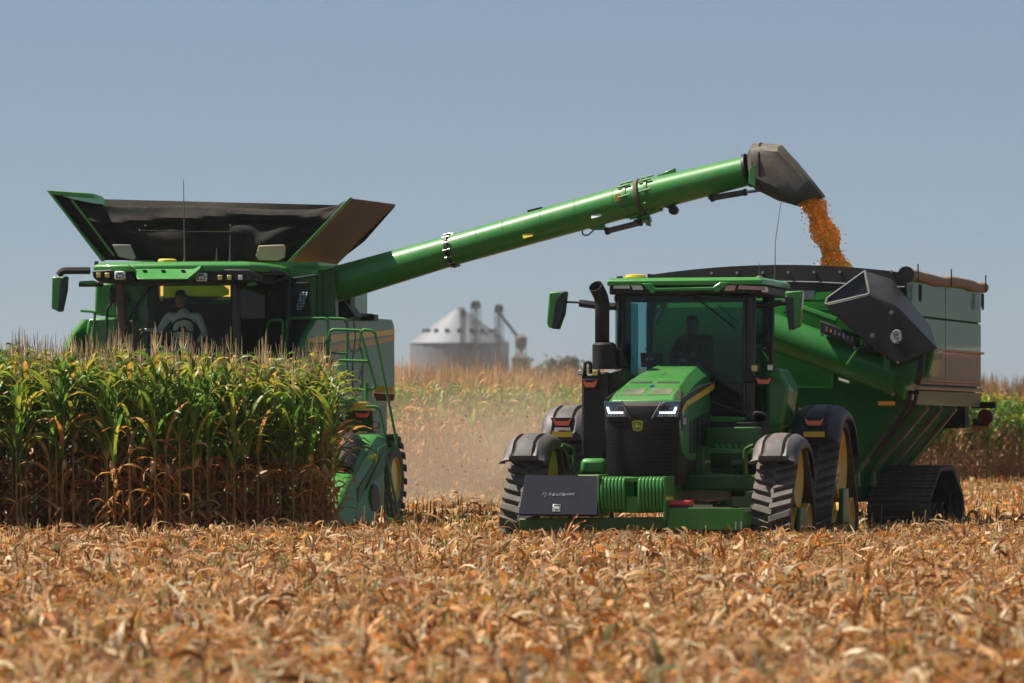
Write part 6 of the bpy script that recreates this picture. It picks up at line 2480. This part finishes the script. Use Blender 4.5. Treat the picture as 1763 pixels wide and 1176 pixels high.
for i, (px, wdt) in enumerate(((745, 4), (788, 7), (838, 5), (868, 3), (704, 3))):
    Y0 = 69 + i
    parts = []
    rg = random.Random(i)
    for k in range(wdt * 3):
        v, f, c = leaf_arrays(rg, 0, rg.uniform(0, 6.28), rg.uniform(.2, .42), rg.uniform(.03, .07), rg.uniform(.6, 1.4), rg.uniform(.5, 1.8), rg.uniform(-1, 1), rg.choice([(.05, .12, .015), (.10, .16, .02), (.03, .07, .012)]), rg.choice(YELLOWS + GREENS))
        v = v + np.array([rg.uniform(-.12, .12) * wdt / 3, rg.uniform(-.1, .1), 0])
        parts.append((v, f, c))
    o = link("green_weed", np_mesh("green_weed", *join(parts), M['leaf'], True))
    o.location = ((px - 881.5) / FPX * Y0, Y0, 0)
    tag(o, ["low green weed near the combine's rear wheel", "largest green weed tuft between combine and tractor", "green weed tuft right of the largest one", "small weed tuft beside the tractor's left front track", "yellow-green sprout at the foot of the combine's rear tyre"][i], "weed", "green weeds between the machines")

# chaff blown about behind the combine
n = 900
g = np.random.default_rng(77)
X = g.uniform(-2.6, 1.2, n)
Y = g.uniform(84, 104, n)
Zc = g.uniform(.1, 1.0, n) ** 1.3 * 2.0
v, f, c = strips(n, X, Y, .07, .024, [(.26, .15, .07), (.16, .10, .05), (.55, .40, .24)], 0, 0, 1.2, 78)
v[:, 2] += np.repeat(Zc, 10)
o = link("chaff", np_mesh("chaff", v, f, c, M['residue']))
tag(o, "dark flecks of chaff flying in the dust behind the combine", "chaff", kind="stuff")

# dust hanging behind the combine
dm = bpy.data.materials.new("dust_air")
dm.use_nodes = True
dn_ = dm.node_tree
N, L = dn_.nodes, dn_.links
N.remove(N["Principled BSDF"])
pv = N.new("ShaderNodeVolumePrincipled")
pv.inputs["Color"].default_value = (0.84, 0.63, 0.44, 1)
pv.inputs["Anisotropy"].default_value = 0.1
tc = N.new("ShaderNodeTexCoord")
ln_ = N.new("ShaderNodeVectorMath")
ln_.operation = 'LENGTH'
L.new(tc.outputs["Object"], ln_.inputs[0])
mr = N.new("ShaderNodeMapRange")
mr.interpolation_type = 'SMOOTHSTEP'
mr.inputs[1].default_value = 1.0
mr.inputs[2].default_value = 0.1
mr.inputs[3].default_value = 0.0
mr.inputs[4].default_value = 1.0
L.new(ln_.outputs["Value"], mr.inputs[0])
nz = N.new("ShaderNodeTexNoise")
nz.inputs["Scale"].default_value = 2.2
nz.inputs["Detail"].default_value = 3
L.new(tc.outputs["Object"], nz.inputs["Vector"])
m1 = N.new("ShaderNodeMapRange")
m1.inputs[1].default_value = 0.3
m1.inputs[2].default_value = 0.7
m1.inputs[3].default_value = 0.35
m1.inputs[4].default_value = 1.3
L.new(nz.outputs["Fac"], m1.inputs[0])
m2 = N.new("ShaderNodeMath")
m2.operation = 'MULTIPLY'
L.new(mr.outputs[0], m2.inputs[0])
L.new(m1.outputs[0], m2.inputs[1])
m3 = N.new("ShaderNodeMath")
m3.operation = 'MULTIPLY'
m3.inputs[1].default_value = 0.085
L.new(m2.outputs[0], m3.inputs[0])
L.new(m3.outputs[0], pv.inputs["Density"])
L.new(pv.outputs[0], N["Material Output"].inputs["Volume"])
q = MB()
q.lathe([(-math.cos(math.pi * k / 12), max(.001, math.sin(math.pi * k / 12))) for k in range(13)], (0, 0, 0), 'z', 24)
o = q.build("dust_cloud", dm, None, smooth=0)
o.scale = (5.2, 11, 2.6)
o.location = (-.6, 97, .9)
tag(o, kind="stuff")

# ------------------------------------------------------------------ FAR BACKGROUND
BY = 1050.0
BF = Frame(790, BY, 0)
gb = BF.root("grain_bin")
tag(gb, "large round steel grain bin with a conical roof behind the far corn", "grain bin")
BR = (876 - 704) / 2 / FPX * BY
ez = BF.P(790, 590, 0).z
pz = BF.P(822, 528, 0).z
q = MB()
prof = []
k = 0
z = 0.0
while z < ez:
    prof.append((z, BR * (1 + (.006 if k % 2 else 0))))
    z += .5
    k += 1
prof.append((ez, BR))
q.lathe(prof, (0, BR, 0), 'z', 56)
q.build("corrugated_wall", M['galv'], gb, smooth=60)
q = MB()
nr = 56
rings = []
for t, rr in ((0, 1.02), (.5, .55), (.93, .12), (1, .10)):
    rings.append([(BR * rr * (1 + (.012 if k % 2 else 0)) * math.cos(2 * math.pi * k / nr), BR + BR * rr * (1 + (.012 if k % 2 else 0)) * math.sin(2 * math.pi * k / nr), ez + (pz - ez) * t) for k in range(nr)])
q.loft(rings)
rf = q.build("roof", M['galv'], gb, smooth=20)
for k in range(9):
    a = math.pi + math.pi * (k + .5) / 9
    q = MB()
    p = Vector((BR * .72 * math.cos(a), BR + BR * .72 * math.sin(a), ez + (pz - ez) * .30))
    q.box(p + Vector((0, 0, .4)), (.8, .8, .7))
    q.build("roof_vent", M['legsteel'], rf)
def leg_tower(name, label, px, top, wd, base_y):
    wd *= 2
    o = empty(name, ((px - 881.5) / FPX * base_y, base_y, 0))
    tag(o, label, "grain elevator")
    zt_ = CAMH - (top - HZ) / FPX * base_y
    q = MB()
    h = wd / 2
    for sx in (-1, 1):
        for sy in (-1, 1):
            q.bb(sx * h - .08, sx * h + .08, sy * h - .08, sy * h + .08, 0, zt_)
    nb = int(zt_ / wd)
    for i in range(nb):
        z0 = i * wd
        for sy in (-1, 1):
            q.tube([(-h, sy * h, z0), (h, sy * h, z0 + wd)], .05, 4)
            q.tube([(h, sy * h, z0), (-h, sy * h, z0 + wd)], .05, 4)
    q.build("lattice", M['legsteel'], o, smooth=0)
    q = MB()
    q.bb(-h * .45, -h * .1, -.2, .2, 0, zt_)
    q.bb(h * .1, h * .45, -.2, .2, 0, zt_)
    q.build("bucket_leg", M['legsteel'], o, smooth=0)
    q = MB()
    q.loft([[(-h * 1.0, -.5, zt_ - .9), (h * 1.0, -.5, zt_ - .9), (h * 1.0, .5, zt_ - .9), (-h * 1.0, .5, zt_ - .9)], [(-h * 1.1, -.6, zt_ + .1), (h * 1.1, -.6, zt_ + .1), (h * 1.1, .6, zt_ + .1), (-h * 1.1, .6, zt_ + .1)], [(-h * .7, -.5, zt_ + .7), (h * .7, -.5, zt_ + .7), (h * .7, .5, zt_ + .7), (-h * .7, .5, zt_ + .7)]])
    q.build("head_house", M['legsteel'], o, bevel=.05)
    return o, zt_
leg_tower("elevator_leg", "tallest lattice grain elevator leg standing over the bin's roof peak", 819, 524, .95, BY - 2)
o2, z2 = leg_tower("elevator_leg", "second grain elevator leg right of the bin with a spout sloping down from it", 859, 530, .85, BY - 3)
q = MB()
e = Vector(((897 - 859) / FPX * BY, 0, CAMH - (588 - HZ) / FPX * BY))
q.tube([(0, -.6, z2 - 1), (e.x, -.6, e.z)], .3, 8)
q.build("spout", M['legsteel'], o2)
leg_tower("elevator_leg", "short distributor head left of the tallest elevator leg", 797, 538, .5, BY - 1)
hp = empty("hopper_tank", ((897 - 881.5) / FPX * (BY - 4), BY - 4, 0))
tag(hp, "small overhead hopper tank right of the big grain bin", "hopper tank")
zz = CAMH - (580 - HZ) / FPX * BY
q = MB()
q.lathe([(zz - 3.2, .3), (zz - 1.6, 1.2), (zz - .2, 1.2), (zz + .4, .4)], (0, 0, 0), 'z', 16)
q.build("hopper", M['legsteel'], hp, smooth=30)
q = MB()
for sx in (-1, 1):
    for sy in (-1, 1):
        q.bb(sx * 1.0 - .1, sx * 1.0 + .1, sy * 1.0 - .1, sy * 1.0 + .1, 0, zz - 1.6)
q.build("leg", M['legsteel'], hp, smooth=0)
sh = empty("farm_shed", ((896 - 881.5) / FPX * (BY - 2), BY + 2, 0))
tag(sh, "low white-roofed shed between the grain bin and the trees", "shed")
hw = 30 / FPX * BY / 2
e1, e2 = CAMH - (617 - HZ) / FPX * BY, CAMH - (603 - HZ) / FPX * BY
q = MB()
q.bb(-hw, hw, 0, 5, 0, e1)
q.build("wall", M['galv'], sh)
q = MB()
q.ext([(-hw - .2, -.2, e1), (hw + .2, -.2, e1), (0, -.2, e2)], (0, 5.4, 0))
q.build("roof", M['white'], sh)
def tree(px, Y0, top, wpx, label, seed, name="leafy_tree"):
    o = empty(name, ((px - 881.5) / FPX * Y0, Y0, 0))
    tag(o, label, "tree", "trees on the horizon")
    H = CAMH - (top - HZ) / FPX * Y0
    W = wpx / FPX * Y0 / 2
    rg = random.Random(seed)
    q = MB()
    q.tube([(0, 0, 0), (.1, 0, H * .3), (0, .1, H * .75)], [.5, .4, .15], 8)
    for k in range(5):
        a = rg.uniform(0, 6.28)
        q.tube([(0, 0, H * (.25 + .08 * k)), (math.cos(a) * W * .6, math.sin(a) * W * .6, H * (.5 + .07 * k))], [.12, .03], 6)
    q.build("trunk", M['bark'], o)
    n = 2600
    g = np.random.default_rng(seed)
    cl = g.normal(0, .42, (26, 3))
    ci = g.integers(0, 26, n)
    P = cl[ci] + g.normal(0, .17, (n, 3))
    P[:, 0] *= W
    P[:, 1] *= W
    P[:, 2] = H * .60 + P[:, 2] * H * .36
    P[:, 2] = np.minimum(P[:, 2], H * (1 - .18 * (P[:, 0] / W) ** 2))
    v, f, c = strips(n, P[:, 0], P[:, 1], 1.1, .8, [(.055, .075, .022), (.075, .085, .025), (.10, .09, .03), (.045, .06, .02)], 0, 0, .9, seed + 5)
    v[:, 2] += np.repeat(P[:, 2], 10)
    link("crown", np_mesh("crown", v, f, c, M['crown']), o)
tree(945, 850, 600, 66, "round-crowned tree, tallest right of the grain bin", 1)
tree(985, 880, 620, 70, "lower tree touching the round-crowned tree's right side", 2)
tree(905, 980, 618, 60, "tree half hidden behind the low shed", 3)
tree(30, 900, 588, 60, "tree peeping over the corn tassels at the far left", 4)
tree(1025, 930, 616, 60, "tree mostly hidden behind the tractor's exhaust tower", 5)
